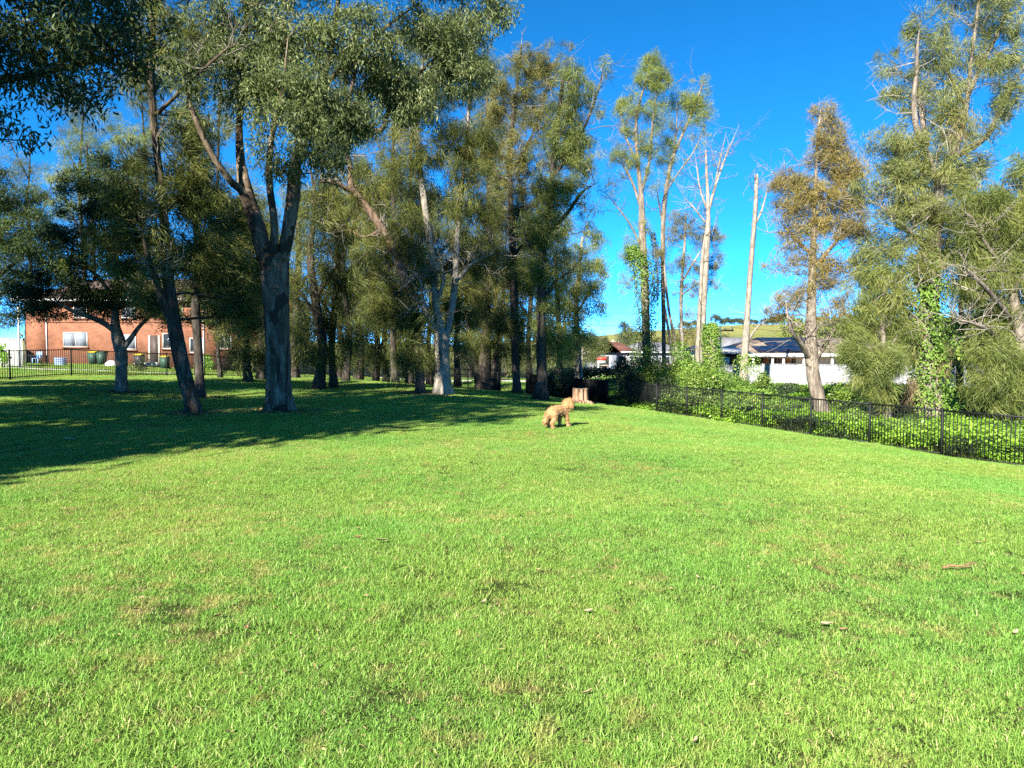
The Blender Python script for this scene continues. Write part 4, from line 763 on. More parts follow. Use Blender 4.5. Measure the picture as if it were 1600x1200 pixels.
def strip(name, A, B, width, mat, lift, label, n=24):
    """a paved strip that follows the ground"""
    A = np.array(A, float); B = np.array(B, float); d = unit(B - A); nr = np.array((-d[1], d[0])) * width / 2; V = []
    for i in range(n + 1):
        c = A + (B - A) * i / n
        for s_ in (-1, 0, 1): q_ = c + nr * s_; V.append((q_[0], q_[1], float(H(*q_)) + lift))
    V = np.array(V); top = len(V); V = np.concatenate((V, V - np.array((0, 0, .15)))); q2 = []
    for i in range(n):
        for s_ in (0, 1): a = i * 3 + s_; q2.append((a, a + 3, a + 4, a + 1))
        q2.append((i * 3, i * 3 + top, i * 3 + 3 + top, i * 3 + 3)); q2.append((i * 3 + 2, i * 3 + 5, i * 3 + 5 + top, i * 3 + 2 + top))
    return tag(link(name, raw_mesh(name, V, np.array(q2)), M[mat]), label, kind='structure')
strip('path', (-60, 46), (-14.5, 52), 1.3, 'concrete', .07, 'concrete footpath between the street fence and the brick house')
strip('road', (-30, 80), (34, 76), 7, 'asphalt', .05, 'asphalt street beyond the park')
strip('kerb', (-30, 75.9), (34, 71.9), .35, 'concrete', .14, 'concrete kerb of the far street')

def window(root, x0, x1, z0, z1, y, curtain=True, mull=1, sill=True, frame='white', facing=-1):
    f = .05; wm = MB()
    wm.box(x0, x1, y - .07, y - .005, z0, z0 + f).box(x0, x1, y - .07, y - .005, z1 - f, z1).box(x0, x0 + f, y - .07, y - .005, z0 + f, z1 - f).box(x1 - f, x1, y - .07, y - .005, z0 + f, z1 - f)
    for k in range(mull): xm = x0 + (x1 - x0) * (k + 1) / (mull + 1); wm.box(xm - .022, xm + .022, y - .06, y - .008, z0 + f, z1 - f)
    wf = wm.build('window', M[frame], root)
    for k in range(mull + 1):
        a = x0 + f + (x1 - x0 - 2 * f) * k / (mull + 1); b = x0 + f + (x1 - x0 - 2 * f) * (k + 1) / (mull + 1)
        MB().box(a, b, y - .035, y - .03, z0 + f, z1 - f).build('pane', M['curtain' if (curtain and k % 2 == 0) or curtain == 2 else 'glass'], wf)
    if sill: MB().prism([(y - .16, z0 - .10), (y - .16, z0 - .06), (y - .001, z0 - .003), (y - .001, z0 - .12)], x0 - .1, x1 + .1, 0).build('sill', M['brick' if frame == 'white' else 'white'], wf)
    return wf
# orange brick two-storey house
Yb = 62.0; gx0, gx1 = P(20, 0, Yb)[0], P(430, 0, Yb)[0]; gz = float(H(-33, Yb))
bh = thing('brick_house', 'two-storey orange brick house beyond the street fence', 'house', (0, Yb, gz))
eav = P(0, 468, Yb)[2] - gz
def bx(px): return P(px, 545, Yb)[0]
def bz(py): return P(0, py, Yb)[2] - gz
xs = bx(73)
MB().box(xs, gx1, 0, 9, -.4, eav).build('wall', M['brick'], bh)
MB().box(gx0, xs - .003, .35, 8, -.4, eav - .002).build('side_wall', M['brick'], bh)
rf = MB().add([(gx0 - .5, -.6, eav), (gx1 + .5, -.6, eav), (gx1 + .5, 9.6, eav), (gx0 - .5, 9.6, eav), (gx0 + 4, 4.5, eav + 2.1), (gx1 - 4, 4.5, eav + 2.1)], [(0, 1, 5, 4), (2, 3, 4, 5), (0, 3, 2, 1)], [(1, 2, 5), (3, 0, 4)]).build('roof', M['tile_brown'], bh)
MB().box(gx0 - .55, gx1 + .55, -.72, -.61, eav - .18, eav + .02).build('gutter', M['white'], rf)
window(bh, bx(100), bx(137.5), bz(542), bz(519), 0, 2, 1)
window(bh, bx(117), bx(138), bz(497), bz(476), 0, 0, 0)
window(bh, bx(192), bx(213), bz(546), bz(523), 0, 2, 0)
window(bh, bx(255), bx(287), bz(545), bz(521), 0, 0, 1)
window(bh, bx(297), bx(318), bz(551), bz(528), 0, 0, 1)
window(bh, bx(340), bx(362), bz(545), bz(523), 0, 0, 1)
window(bh, bx(255), bx(287), bz(497), bz(476), 0, 0, 1); window(bh, bx(192), bx(213), bz(497), bz(476), 0, 2, 0)
dr = MB().box(bx(235), bx(248), -.06, -.004, 0, bz(524)).build('door', M['darkwood'], bh)
MB().box(bx(234) - .06, bx(235) - .003, -.09, -.004, 0, bz(524)).build('door_frame', M['cream'], dr); MB().box(bx(248) + .003, bx(250), -.09, -.004, 0, bz(524)).build('door_frame', M['cream'], dr)
for pxx in (74, 319): MB().tube([(bx(pxx), -.06, -.1), (bx(pxx), -.06, eav - .2)], .05, 8).build('downpipe', M['white'], bh)
MB().box(bx(232), bx(253), -1.1, -.1, -.2, .17).box(bx(236), bx(250), -1.5, -1.103, -.2, .06).build('doorstep', M['white'], bh)
MB().box(xs, gx1, -.05, -.003, bz(504), bz(502)).build('brick_band', M['brick'], bh)
# neighbouring gabled garage behind the grey fence; its shade falls on the brick wall
ng_ = thing('gabled_garage', 'dark gabled garage at the edge, behind the grey panel fence', 'garage', G(-47, 55))
MB().prism([(-4.2, -.3), (4.3, -.3), (4.3, 3.6), (0.3, 6.0), (-4.2, 3.6)], -3, 3.2, 1).build('wall', M['darkwood'], ng_)
MB().prism([(-4.7, 3.35), (0.3, 6.06), (4.8, 3.35), (4.8, 3.5), (0.3, 6.25), (-4.7, 3.5)], -3.4, 3.6, 1).build('roof', M['tile_grey'], ng_)
def panel_fence(name, label, A, B, n, h, mat, rib=.24, depth=.045):
    A = np.array(A, float); B = np.array(B, float); d = (B - A) / n; ln = float(np.linalg.norm(d)); ang = math.atan2(d[1], d[0]); root = thing(name, label, 'fence', G(*A)); o0 = np.array(root.location)
    k = int(ln / rib); u = np.linspace(.03, ln - .03, k * 4 + 1); dep = np.array([(0, 0, 1, 1)[i % 4] for i in range(len(u))]) * depth
    V = []; q2 = []
    for s_, zz in ((0, 0.05), (0, h - .04), (.004, .05), (.004, h - .04)):
        V += [(a, -b + s_, zz) for a, b in zip(u, dep)]
    nn = len(u)
    for i in range(nn - 1): q2 += [(i, i + 1, nn + i + 1, nn + i), (2 * nn + i, 3 * nn + i, 3 * nn + i + 1, 2 * nn + i + 1)]
    sm = MB().add(V, q2).mesh('sheet'); pm = MB().box(-.03, .03, -.05, .035, -.3, h).mesh('post'); rm = MB().box(.031, ln - .031, -.045, .03, h - .055, h - .004).mesh('rail')
    for i in range(n + 1):
        p_ = A + d * i; base = G(*p_) - o0; o = link('post', pm, M[mat], root, base); o.rotation_euler = (0, 0, ang)
        if i < n:
            for nm, mm in (('sheet', sm), ('rail', rm)): o = link(nm, mm, M[mat], root, base); o.rotation_euler = (0, 0, ang)
    return root
panel_fence('grey_panel_fence', 'grey steel panel fence at the garage end of the brick house', (-44, 51), (-34.7, 52.5), 4, 2.0, 'greysteel')
panel_fence('white_panel_fence', 'long white steel panel fence along the solar-roofed house', (11.5, 47.6), (34, 46.0), 10, 1.5, 'zinc')
lp = thing('light_pole', 'slim white pole before the grey panel fence', 'pole', G(P(13, 0, 50)[0], 50))
MB().tube([(0, 0, -.2), (0, 0, 4.9)], [.075, .05], 10).build('shaft', M['white'], lp); MB().tube([(0, 0, 4.85), (-.3, -.1, 5.05), (-.7, -.2, 5.1)], .035, 8).build('arm', M['white'], lp); MB().box(-.95, -.65, -.3, -.1, 5.04, 5.13).build('lamp_head', M['greysteel'], lp)

# bins and bits on the brick house lawn
M['bin'] = plain('green_bin_plastic', (0.03, 0.075, 0.05), .5); M['lid_yellow'] = plain('yellow_lid_plastic', (0.62, 0.42, 0.03), .45); M['lid_red'] = plain('red_lid_plastic', (0.40, 0.05, 0.03), .45); M['rubber'] = plain('rubber', (0.015, 0.015, 0.015), .8); M['blue'] = plain('pale_blue_plastic', (0.22, 0.36, 0.62), .45); M['dkplastic'] = plain('dark_plastic', (0.03, 0.03, 0.035), .5)
def wheelie(px, Y, lid, label, body='bin'):
    b = thing('wheelie_bin', label, 'bin', ground_at(px, Y), 'wheelie bins at the brick house')
    V = []
    for z, a, c in ((.06, .22, .26), (.98, .29, .36)): V += [(-a, -c, z), (a, -c, z), (a, c, z), (-a, c, z)]
    MB().add(V, [(0, 3, 2, 1), (4, 5, 6, 7), (0, 1, 5, 4), (1, 2, 6, 5), (2, 3, 7, 6), (3, 0, 4, 7)]).build('body', M[body], b)
    MB().box(-.31, .31, -.36, .36, .95, .983).build('rim', M[body], b)
    MB().prism([(-.39, .985), (.38, .985), (.38, 1.06), (.1, 1.09), (-.36, 1.03)], -.315, .315, 0).build('lid', M[lid], b)
    MB().tube([(-.25, .42, 1.0), (.25, .42, 1.0)], .018, 8).build('handle', M[body], b)
    for s_ in (-1, 1): MB().tube([(s_ * .25, .25, .10), (s_ * .30, .25, .10)], .10, 14).build('wheel', M['rubber'], b)
wheelie(146, 60, 'lid_yellow', 'green wheelie bin with a yellow lid under the curtained window')
wheelie(159.5, 60, 'bin', 'all-green wheelie bin next to the curtained window bin')
wheelie(218, 60, 'lid_yellow', 'dark wheelie bin with a yellow lid close to the dark door', 'dkplastic')
wheelie(258, 59, 'lid_yellow', 'green wheelie bin with a yellow lid beside the leaning trunk')
cr = thing('blue_crate', 'pale blue plastic crate on the brick house lawn', 'crate', ground_at(95, 58)); mb = MB()
for s_ in (-1, 1):
    for k in range(4): mb.box(-.33, .33, s_ * .22 - .012, s_ * .22 + .012, .03 + k * .15, .14 + k * .15); mb.box(s_ * .33 - .012, s_ * .33 + .012, -.2, .2, .03 + k * .15, .14 + k * .15)
mb.build('side', M['blue'], cr); MB().box(-.32, .32, -.2, .2, .0, .03).build('base', M['blue'], cr)
mb = MB(); 
for sx in (-.32, .32):
    for sy in (-.21, .21): mb.box(sx - .02, sx + .02, sy - .02, sy + .02, .0, .62)
mb.build('corner_post', M['blue'], cr); cr.children[-1]['kind'] = 'stuff'; cr.children[0]['kind'] = 'stuff'
tub = thing('white_tub', 'white upturned round tub on the brick house lawn', 'tub', ground_at(174, 58)); a = np.linspace(0, math.pi / 2, 8)
V, q_, T = tube_arrays(np.array([(0, 0, .48 * math.sin(t)) for t in a]), np.array([.48 * math.cos(t) + .005 for t in a]), 18, True); link('shell', raw_mesh('shell', V, [q_, T], smooth=True), M['white'], tub); MB().tube([(0, 0, 0), (0, 0, .04)], .52, 20).build('rim', M['white'], tub)
tb = thing('garden_table', 'dark slatted garden table in the shade by the grey panel fence', 'table', ground_at(57, 58))
for k in range(6): MB().box(-.7, .7, -.4 + k * .135, -.29 + k * .135, .70, .73).build('slat', M['dkplastic'], tb)
for sx in (-.6, .6):
    for sy in (-.32, .32): MB().box(sx - .03, sx + .03, sy - .03, sy + .03, -.02, .70).build('leg', M['dkplastic'], tb)
ch = thing('garden_chair', 'pale blue-white plastic garden chair beside the slatted table', 'chair', ground_at(58, 59.2))
MB().box(-.25, .25, -.25, .25, .42, .46).build('seat', M['blue'], ch); MB().prism([(.22, .46), (.27, .46), (.36, .98), (.31, .98)], -.24, .24, 0).build('backrest', M['blue'], ch)
for sx in (-.22, .22):
    for sy in (-.22, .22): MB().box(sx - .025, sx + .025, sy - .025, sy + .025, -.02, .42).build('leg', M['blue'], ch)

# solar-roofed house beyond the white fence
Yh = 54.0; hz = -1.05; hs_ = thing('solar_house', 'low white house with black solar panels on its tiled roof', 'house', (0, Yh, hz))
def hx_(px, Y=Yh): return P(px, 550, Y)[0]
def hz_(py, Y=Yh): return P(0, py, Y)[2] - hz
e = hz_(555)
MB().box(hx_(1150), hx_(1420), 1.6, 8, -.3, e - .002).build('wall', M['cream'], hs_)
x0, x1 = hx_(1146), hx_(1425)
rf = MB().add([(x0, -.2, e + .1), (x1, -.2, e + .1), (x1, 9, e + .1), (x0, 9, e + .1), (x0 + 3.0, 4.6, e + 1.32), (x1 - 3, 4.6, e + 1.32)], [(0, 1, 5, 4), (2, 3, 4, 5), (0, 3, 2, 1)], [(1, 2, 5), (3, 0, 4)]).build('roof', M['tile_orange'], hs_)
MB().box(x0 - .05, x1 + .05, -.32, -.21, e - .12, e + .14).build('fascia', M['white'], rf)
sl_ = 1.22 / 4.8
def solar(xa, ya, ln=1.65, wd=1.75):
    sp2 = MB(); V = []
    for dz in (.05, .09):
        for (u, v_) in ((0, 0), (wd, 0), (wd, ln), (0, ln)): V.append((xa + u, ya + v_, e + .1 + (ya + v_ + .2) * sl_ + dz))
    sp2.add(V, [(0, 3, 2, 1), (4, 5, 6, 7), (0, 1, 5, 4), (1, 2, 6, 5), (2, 3, 7, 6), (3, 0, 4, 7)]).build('solar_panel', M['solar'], rf)
for k in range(4): solar(hx_(1186) + k * 1.0, .1, 1.7, .97)
for k in range(5): solar(hx_(1182) + k * 1.0 + .5, 1.85, 1.25, .97) if k else None
for k in range(4): solar(hx_(1212) + k * 1.0, 3.15, 1.25, .97)
for px in (1177, 1207, 1224, 1256, 1300, 1340): MB().box(hx_(px) - .07, hx_(px) + .07, -.12, .02, -.2, e - .125).build('verandah_post', M['white'], hs_)
for (a, b, nm, mt) in ((1152, 1163, 'door', 'cream'), (1166, 1176, 'window', 'glass'), (1180, 1192, 'window', 'glass'), (1193, 1200, 'door', 'timber'), (1202, 1206, 'window', 'glass'), (1210, 1222, 'window', 'glass'), (1228, 1234, 'door', 'timber'), (1237, 1243, 'window', 'glass'), (1262, 1275, 'window', 'glass'), (1310, 1330, 'window', 'glass')):
    k = (Yh + 1.6) / Yh; xa, xb = hx_(a) * k, hx_(b) * k
    wf = MB().box(xa, xb, 1.50, 1.594, .35 if nm == 'window' else 0, e - .25).build(nm, M['darkwood' if nm == 'window' else mt], hs_)
    if nm == 'window':
        for q in range(2): MB().box(xa + .05 + (xb - xa - .06) * q / 2, xa + .02 + (xb - xa - .06) * (q + 1) / 2, 1.475, 1.497, .4, e - .3).build('pane', M['glass'], wf)
cp_ = thing('white_carport', 'white flat-roofed shed beside the solar-roofed house', 'shed', (hx_(1133, 51), 51, hz)); e2 = hz_(553, 51)
MB().add([(-1.6, -1.2, e2), (1.55, -1.2, e2), (1.55, 3.5, e2 + .42), (-1.6, 3.5, e2 + .42), (-1.6, -1.2, e2 + .1), (1.55, -1.2, e2 + .1), (1.55, 3.5, e2 + .52), (-1.6, 3.5, e2 + .52)], [(0, 3, 2, 1), (4, 5, 6, 7), (0, 1, 5, 4), (1, 2, 6, 5), (2, 3, 7, 6), (3, 0, 4, 7)]).build('roof', M['zinc'], cp_)
MB().box(-1.4, 1.3, 0, 3, -.2, e2 - .01).build('wall', M['darkwood'], cp_)
for k in range(3): MB().box(-1.2 + k * .8, -.5 + k * .8, -.05, -.004, e2 - .75, e2 - .2).build('window', M[('timber', 'white', 'timber')[k]], cp_)
def cottage(name, label, xa, xb, Y, dep, base, e, rise, wallm, roofm, gable=None):
    t = thing(name, label, 'house', ((xa + xb) / 2, Y, base)); hw = (xb - xa) / 2
    MB().box(-hw, hw, 0, dep, -.4, e - .002).build('wall', M[wallm], t)
    rf = MB().add([(-hw - .5, -.5, e), (hw + .5, -.5, e), (hw + .5, dep + .5, e), (-hw - .5, dep + .5, e), (-hw * .45, dep / 2, e + rise), (hw * .45, dep / 2, e + rise)], [(0, 1, 5, 4), (2, 3, 4, 5), (0, 3, 2, 1)], [(1, 2, 5), (3, 0, 4)]).build('roof', M[roofm], t)
    MB().box(-hw - .55, hw + .55, -.62, -.51, e - .15, e + .05).build('gutter', M['white'], rf)
    if gable:
        gx_, gw = gable
        MB().prism([(gx_ - gw, e - .05), (gx_ + gw, e - .05), (gx_, e + rise * 1.1)], -1.2, dep / 2, 1).build('gable', M['white'], t)
        MB().prism([(gx_ - gw - .4, e - .1), (gx_, e + rise * 1.18), (gx_ + gw + .4, e - .1), (gx_ + gw + .4, e + .1), (gx_, e + rise * 1.38), (gx_ - gw - .4, e + .1)], -1.5, dep / 2 + .2, 1).build('gable_roof', M[roofm], t)
        MB().box(gx_ - gw * .92, gx_ + gw * .92, -1.0, -.003, -.4, e - .055).build('bay_wall', M[wallm], t)
    return t, hw
ct, hw = cottage('brown_cottage', 'small cottage with a red-brown roof by the far street', 10.6, 16.6, 100, 8, float(H(13, 100)), 2.75, 1.35, 'greywall', 'tile_red', (-1.1, 1.6))
window(ct, .8, 1.9, .9, 2.2, 0, 0, 1, True, 'white'); window(ct, -1.8, -.5, .9, 2.2, -1.0, 0, 1, True, 'white'); window(ct, 2.2, 2.9, .9, 2.2, 0, 0, 0); MB().box(.1, .7, -.06, -.004, 0, 2.2).build('door', M['white'], ct)
ct, hw = cottage('grey_roof_house', 'pale house with a grey roof behind the red-brown cottage', 18.2, 27, 118, 8, float(H(22, 118)), 2.9, 1.6, 'greywall', 'tile_grey'); window(ct, -3, -1.6, 1, 2.2, 0, 0, 1); window(ct, 1.2, 2.6, 1, 2.2, 0, 0, 1)
ct, hw = cottage('hip_roof_house', 'house with a dull grey hipped roof behind the white shed', 25, 34, 96, 10, float(H(30, 96)), 2.9, 1.7, 'cream', 'tile_grey'); window(ct, -3, -1.6, 1, 2.2, 0, 0, 1)
# street signs and poles
def sign_post(px, Y, h, label, cols):
    s_ = thing('sign_post', label, 'sign', ground_at(px, Y)); MB().tube([(0, 0, -.2), (0, 0, h)], .05, 8).build('post', M['white'], s_); z = h
    for (w_, hh, c) in cols: MB().box(-w_ * .15, w_, -.07, -.052, z - hh, z).build('board', M[c], s_); z -= hh + .03
sign_post(935, 68, 2.0, 'white sign post with a red board before the red-brown cottage', [(.75, .3, 'lid_red'), (.6, .22, 'white')]); sign_post(952.5, 68, 2.05, 'white and blue sign post before the red-brown cottage', [(.16, .75, 'white'), (.16, .5, 'blue')])
def power_pole(px, Y, ztop, label, mat, r=.13, arm=1.1):
    g = ground_at(px, Y); t = thing('power_pole', label, 'pole', g, 'power poles'); h = ztop - g[2]
    MB().tube([(0, 0, -.3), (0, 0, h)], [r, r * .7], 10).build('shaft', M[mat], t); MB().box(-arm, arm, -.06, .06, h - .5, h - .36).build('crossarm', M['timber'], t)
    for s_ in (-1, -.4, .4, 1): MB().tube([(s_ * arm * .9, 0, h - .36), (s_ * arm * .9, 0, h - .2)], .04, 6).build('insulator', M['white'], t)
    return [np.array((g[0] + s_ * arm * .9, g[1], ztop - .2)) for s_ in (-1, 1)]
pa = power_pole(1124, 60, P(0, 508, 60)[2], 'pale power pole rising behind the white shed', 'white', .13)
pb = power_pole(957, 125, P(0, 531, 125)[2], 'pale power pole beside the red-brown cottage roof', 'white', .15)
pc = power_pole(700, 70, P(0, 478, 70)[2], 'power pole hidden among the she-oaks beyond the back fence', 'darkwood', .15)
def wire(a, b, sag, label, r=.014):
    t = np.linspace(0, 1, 16)[:, None]; p_ = a + (b - a) * t; p_[:, 2] -= sag * 4 * t[:, 0] * (1 - t[:, 0]); o = MB().tube(p_ - a, r, 4, False).build('power_line', M['rubber'], None, a); tag(o, label, 'wire', 'power lines')
wire(pc[0], pa[0], .5, 'lower power line strung from the she-oaks to the pole by the white shed'); wire(pc[1], np.array((60, 62, P(0, 470, 60)[2])), .8, 'upper power line strung across the gap of sky above the cottage')
wire(pa[1], np.array((42, 58, P(0, 520, 58)[2])), .4, 'power line running behind the rusty she-oak over the solar roof'); wire(pb[1], pa[1], .6, 'far power line between the cottage pole and the shed pole')
# ------------------------------------------------------------------ creek bank: vines, shrubs, ground cover
def heart_leaves(c, nrm, size, r):
    """broad leaves lying on a surface: c (n,3), nrm (n,3)"""
    n = len(c); d = unit(np.cross(nrm, r.normal(size=(n, 3)))); d[:, 2] -= .5; d = unit(d); s = unit(np.cross(d, nrm)) * (size * .5)[:, None]
    m = c + d * (size * .35)[:, None] + unit(nrm) * (size * .10)[:, None]
    V = np.stack((c, m + s, c + d * size[:, None], m - s), 1)
    return V.reshape(-1, 3), np.arange(n)[:, None] * 4 + np.arange(4)
def ivy(label, path, n, size=(.05, .095), mat='ivy', seed=0, bulge=.35, support=False):
    """path rows: x, y, z, radius"""
    r = np.random.default_rng(seed); pth = smooth_path(path, 6); base = pth[0, :3].copy(); base[2] = float(H(base[0], base[1]))
    root = thing('ivy_vine', label, 'vine', base)
    if support: V, q_, T = tube_arrays(pth[:, :3] - base, pth[:, 3] * .45, 9, True); link('stem', raw_mesh('stem', V, [q_, T], smooth=True), M['b_tan'], root)
    t = r.random(n) * (len(pth) - 1); i = t.astype(int); f = (t - i)[:, None]; c = pth[i] * (1 - f) + pth[np.minimum(i + 1, len(pth) - 1)] * f
    a = r.uniform(0, 6.28, n); lump = 1 + bulge * np.sin(a * 2 + c[:, 2] * 2.1) * np.sin(c[:, 2] * 3.3 + a) + .25 * np.sin(c[:, 2] * 7 + a * 3)
    nr = np.stack((np.cos(a), np.sin(a), r.normal(.25, .35, n)), -1); p_ = c[:, :3] + nr * (c[:, 3] * lump * r.uniform(.75, 1.12, n))[:, None]
    nr = unit(nr + r.normal(size=nr.shape) * .45); V, fc = heart_leaves(p_ - base, nr, r.uniform(*size, n), r); TRI[0] += n * 2
    link('leaves', raw_mesh('leaves', V, fc, {'var': np.clip(r.normal(.5, .2, n) + .15 * np.sin(c[:, 2] * 3 + a), 0, 1)}), M[mat], root)
    mb = MB()
    for k in range(5):
        ph = r.uniform(0, 6.28); aa = ph + np.linspace(0, r.uniform(-3, 3), len(pth)); mb.tube(pth[:, :3] - base + np.stack((np.cos(aa), np.sin(aa), aa * 0), -1) * (pth[:, 3] * .62)[:, None], .014, 4, False)
    o = mb.build('runners', M['b_tan'], root); o['kind'] = 'stuff'
    return root
wpath = lambda rows, Y: px_path(rows, Y)
ivy('thick ivy up the tall feathery she-oak behind the fence corner', wpath([(1012, 604, 70), (1008, 570, 48), (1010, 520, 34), (1007, 470, 36), (1003, 430, 34), (994, 405, 30), (988, 388, 16)], 40.6), 8500, seed=60)
ivy('ivy spilling down beside the tall feathery she-oak', wpath([(1024, 470, 12), (1026, 430, 14), (1024, 395, 12), (1020, 365, 8)], 41.2), 1100, mat='darkshrub', seed=61)
ivy('free-standing green ivy column next to the dead twin-stemmed tree', wpath([(1113, 592, 36), (1113, 560, 30), (1112, 530, 27), (1112, 515, 20), (1112, 508, 6)], 38.3), 5600, seed=62, bulge=.15, support=True)
ivy('large-leaved ivy wrapping the thick trunk of the largest she-oak', wpath([(1456, 652, 66), (1453, 610, 56), (1450, 560, 52), (1449, 520, 54), (1446, 480, 48), (1448, 450, 40), (1442, 425, 30), (1450, 395, 22)], D15 + .4), 8500, (.045, .105), seed=63, bulge=.4)
ivy('small ivy strand in the weeping she-oak', wpath([(1500, 560, 8), (1498, 530, 18), (1502, 508, 12), (1505, 495, 4)], D15 + .5), 160, (.10, .17), seed=64)
r = np.random.default_rng(70)
# dead brown needle bundles caught on the ivy trunk
for k, (px, py, s_) in enumerate(((1436, 515, .16), (1468, 575, .16), (1424, 612, .22), (1419, 548, .15), (1502, 195, .4))):
    c = P(px, py, D15 + .2); o = link('needle_bundle', foliage_mesh('needle_bundle', r.normal(0, s_ * .5, (7, 3)) * np.array((.7, .7, 1.6)), dict(SPEC['weeping'], M=45, hang=2.2, W=.012), r), M['drytwig'], None, c)
    tag(o, ('brown dead needle bundle caught high on the ivy trunk', 'brown dead needles on the outer side of the ivy trunk', 'largest brown dead needle bundle low at the ivy trunk', 'brown dead needles on the inner side of the ivy trunk', 'brown dead needle mass in the top fork of the largest she-oak')[k], 'foliage', 'dead needle bundles')
def shrub(name, label, c, rad, n, mat='shrub', size=(.045, .10), seed=0, group=None, hmul=1.0):
    r = np.random.default_rng(seed); base = np.array((c[0], c[1], float(H(c[0], c[1])))); root = thing(name, label, 'shrub', base, group)
    nl = 7; lc = r.normal(size=(nl, 3)) * np.array(rad) * .42; lc[:, 2] = np.abs(lc[:, 2]) * 1.1 + rad[2] * .35; lr = r.uniform(.38, .62, nl)
    k = r.integers(0, nl, n); d = unit(r.normal(size=(n, 3)) + np.array((0, 0, .35))); p_ = lc[k] + d * np.array(rad) * lr[k][:, None] * (r.random(n) ** .35)[:, None]
    p_[:, 2] = np.abs(p_[:, 2]) * hmul + .02; nr = unit(d + r.normal(size=d.shape) * .6 + np.array((0, 0, .4)))
    V, f = heart_leaves(p_, nr, r.uniform(*size, n), r); TRI[0] += 2 * n
    link('leaves', raw_mesh('leaves', V, f, {'var': np.clip(r.normal(.5, .18, n) + r.normal(0, .1, nl)[k], 0, 1)}), M[mat], root)
    mb = MB()
    for j in range(nl): mb.tube(np.stack((np.array((0, 0, -.05)) + lc[j] * np.array((.15, .15, 0)), lc[j] * np.array((.6, .6, .55)), lc[j])), [.02, .014, .006], 5, False)
    o = mb.build('stems', M['b_dark'], root); o['kind'] = 'stuff'; return root
sh = [(985, 603, 37.5, 1.0, 1.1, 'dark leafy shrub at the corner of the creek fence', 'darkshrub'), (1000, 588, 39.2, 1.2, 1.7, 'tall shrub at the foot of the ivy-clad she-oak', 'shrub'), (1030, 595, 38.6, 1.2, 1.2, 'bright shrub between the ivy-clad she-oak and thin bare stems', 'shrub'), (1055, 590, 39, 1.2, 1.3, 'yellowish shrub under the thin bare stems', 'shrub'),
      (1085, 585, 37.6, 1.3, 1.5, 'tall green shrub before the dead twin stems', 'ivy'), (1115, 595, 37.2, 1.2, 1.1, 'green shrub around the free-standing ivy column', 'shrub'), (1140, 597, 36.5, 1.3, 1.1, 'broad shrub just past the ivy column', 'ivy'), (1060, 612, 34.6, 1.3, .9, 'low shrub behind the middle of the creek fence', 'ivy'), (1100, 612, 33.6, 1.3, .95, 'low glossy shrub pressed to the creek fence', 'shrub'),
      (1145, 615, 33.8, 1.2, .65, 'low shrub near the foot of the broken pole trunk', 'ivy'), (1190, 603, 39.0, .55, .8, 'upright yellowish shrub before the white panel fence', 'shrub'), (1225, 615, 36.5, 1.3, .4, 'dark-speckled shrub beside the rusty she-oak', 'darkshrub'), (1185, 618, 33.0, 1.2, .5, 'low green shrub before the upright yellowish one', 'ivy'), (1020, 618, 34.2, 1.1, .9, 'dark green shrub behind the fence near the corner', 'darkshrub'),
      (1255, 605, 40, 1.2, .35, 'green shrub along the white panel fence behind the rusty she-oak', 'shrub'), (1330, 612, 38, 1.6, .4, 'green shrub at the far end of the white panel fence', 'ivy'), (1210, 598, 43, 1.5, .3, 'leafy shrub at the base of the white panel fence', 'ivy'), (1150, 592, 42.5, 1.2, .6, 'shrub filling the gap by the broken pole trunk', 'shrub'),
      (1420, 650, D15 + 1, .8, .8, 'dark shrub beside the ivy-wrapped trunk', 'darkshrub'), (1540, 650, D15 + .3, 1.6, .9, 'dark thicket under the weeping she-oak', 'darkshrub'), (1310, 640, 30, .9, .7, 'dry-tipped shrub behind the rusty she-oak trunk', 'shrub'), (1230, 640, 29, .7, .28, 'low weed clump outside the fence before the rusty she-oak', 'ivy'), (1150, 640, 29.5, .9, .4, 'green creeper clump against the fence posts', 'ivy'), (1090, 636, 31.2, .9, .5, 'leafy clump behind the sixth fence panel', 'shrub'), (1580, 700, 19.6, .5, .22, 'low weeds at the near end of the creek fence', 'ivy'), (1420, 690, 22.2, .6, .22, 'small weed clump at the fence foot near the ivy-wrapped trunk', 'ivy'), (1340, 670, 24.3, .6, .35, 'small weed clump at the fence foot near the rusty she-oak', 'ivy')]
for k, (px, py, Y, rx, rz, lb, mt) in enumerate(sh):
    c = ground_at(px, Y)
    if fence_d(c[0], c[1]) > -.35: c[:2] -= FN * (fence_d(c[0], c[1]) + .7)
    shrub('shrub', lb, c, (rx, rx * .8, rz * 1.05), int(3300 * rx * rz ** .5), mt, seed=80 + k, group='shrubs along the creek')
shrub('shrub', 'dark rounded bush behind the two lone trunks', ground_at(878, 37.5), (1.0, .8, 1.2), 2500, 'darkshrub', seed=120)
shrub('shrub', 'straggly bush under the low limb before the brick house', ground_at(225, 52), (.8, .8, .8), 700, 'darkshrub', seed=121); shrub('shrub', 'small bright bush at the brick wall past the leaning trunk', ground_at(322, 60), (.8, .6, .7), 700, 'cover', (.08, .16), seed=122); shrub('shrub', 'yellow green bush before the grey panel fence', ground_at(5, 49), (.6, .6, .9), 900, 'cover', (.07, .13), seed=123)
shrub('shrub', 'low shrub row beyond the dark fence panels near the sign posts', ground_at(940, 62), (4.5, 1.2, 1.0), 3500, 'darkshrub', (.12, .2), seed=124)
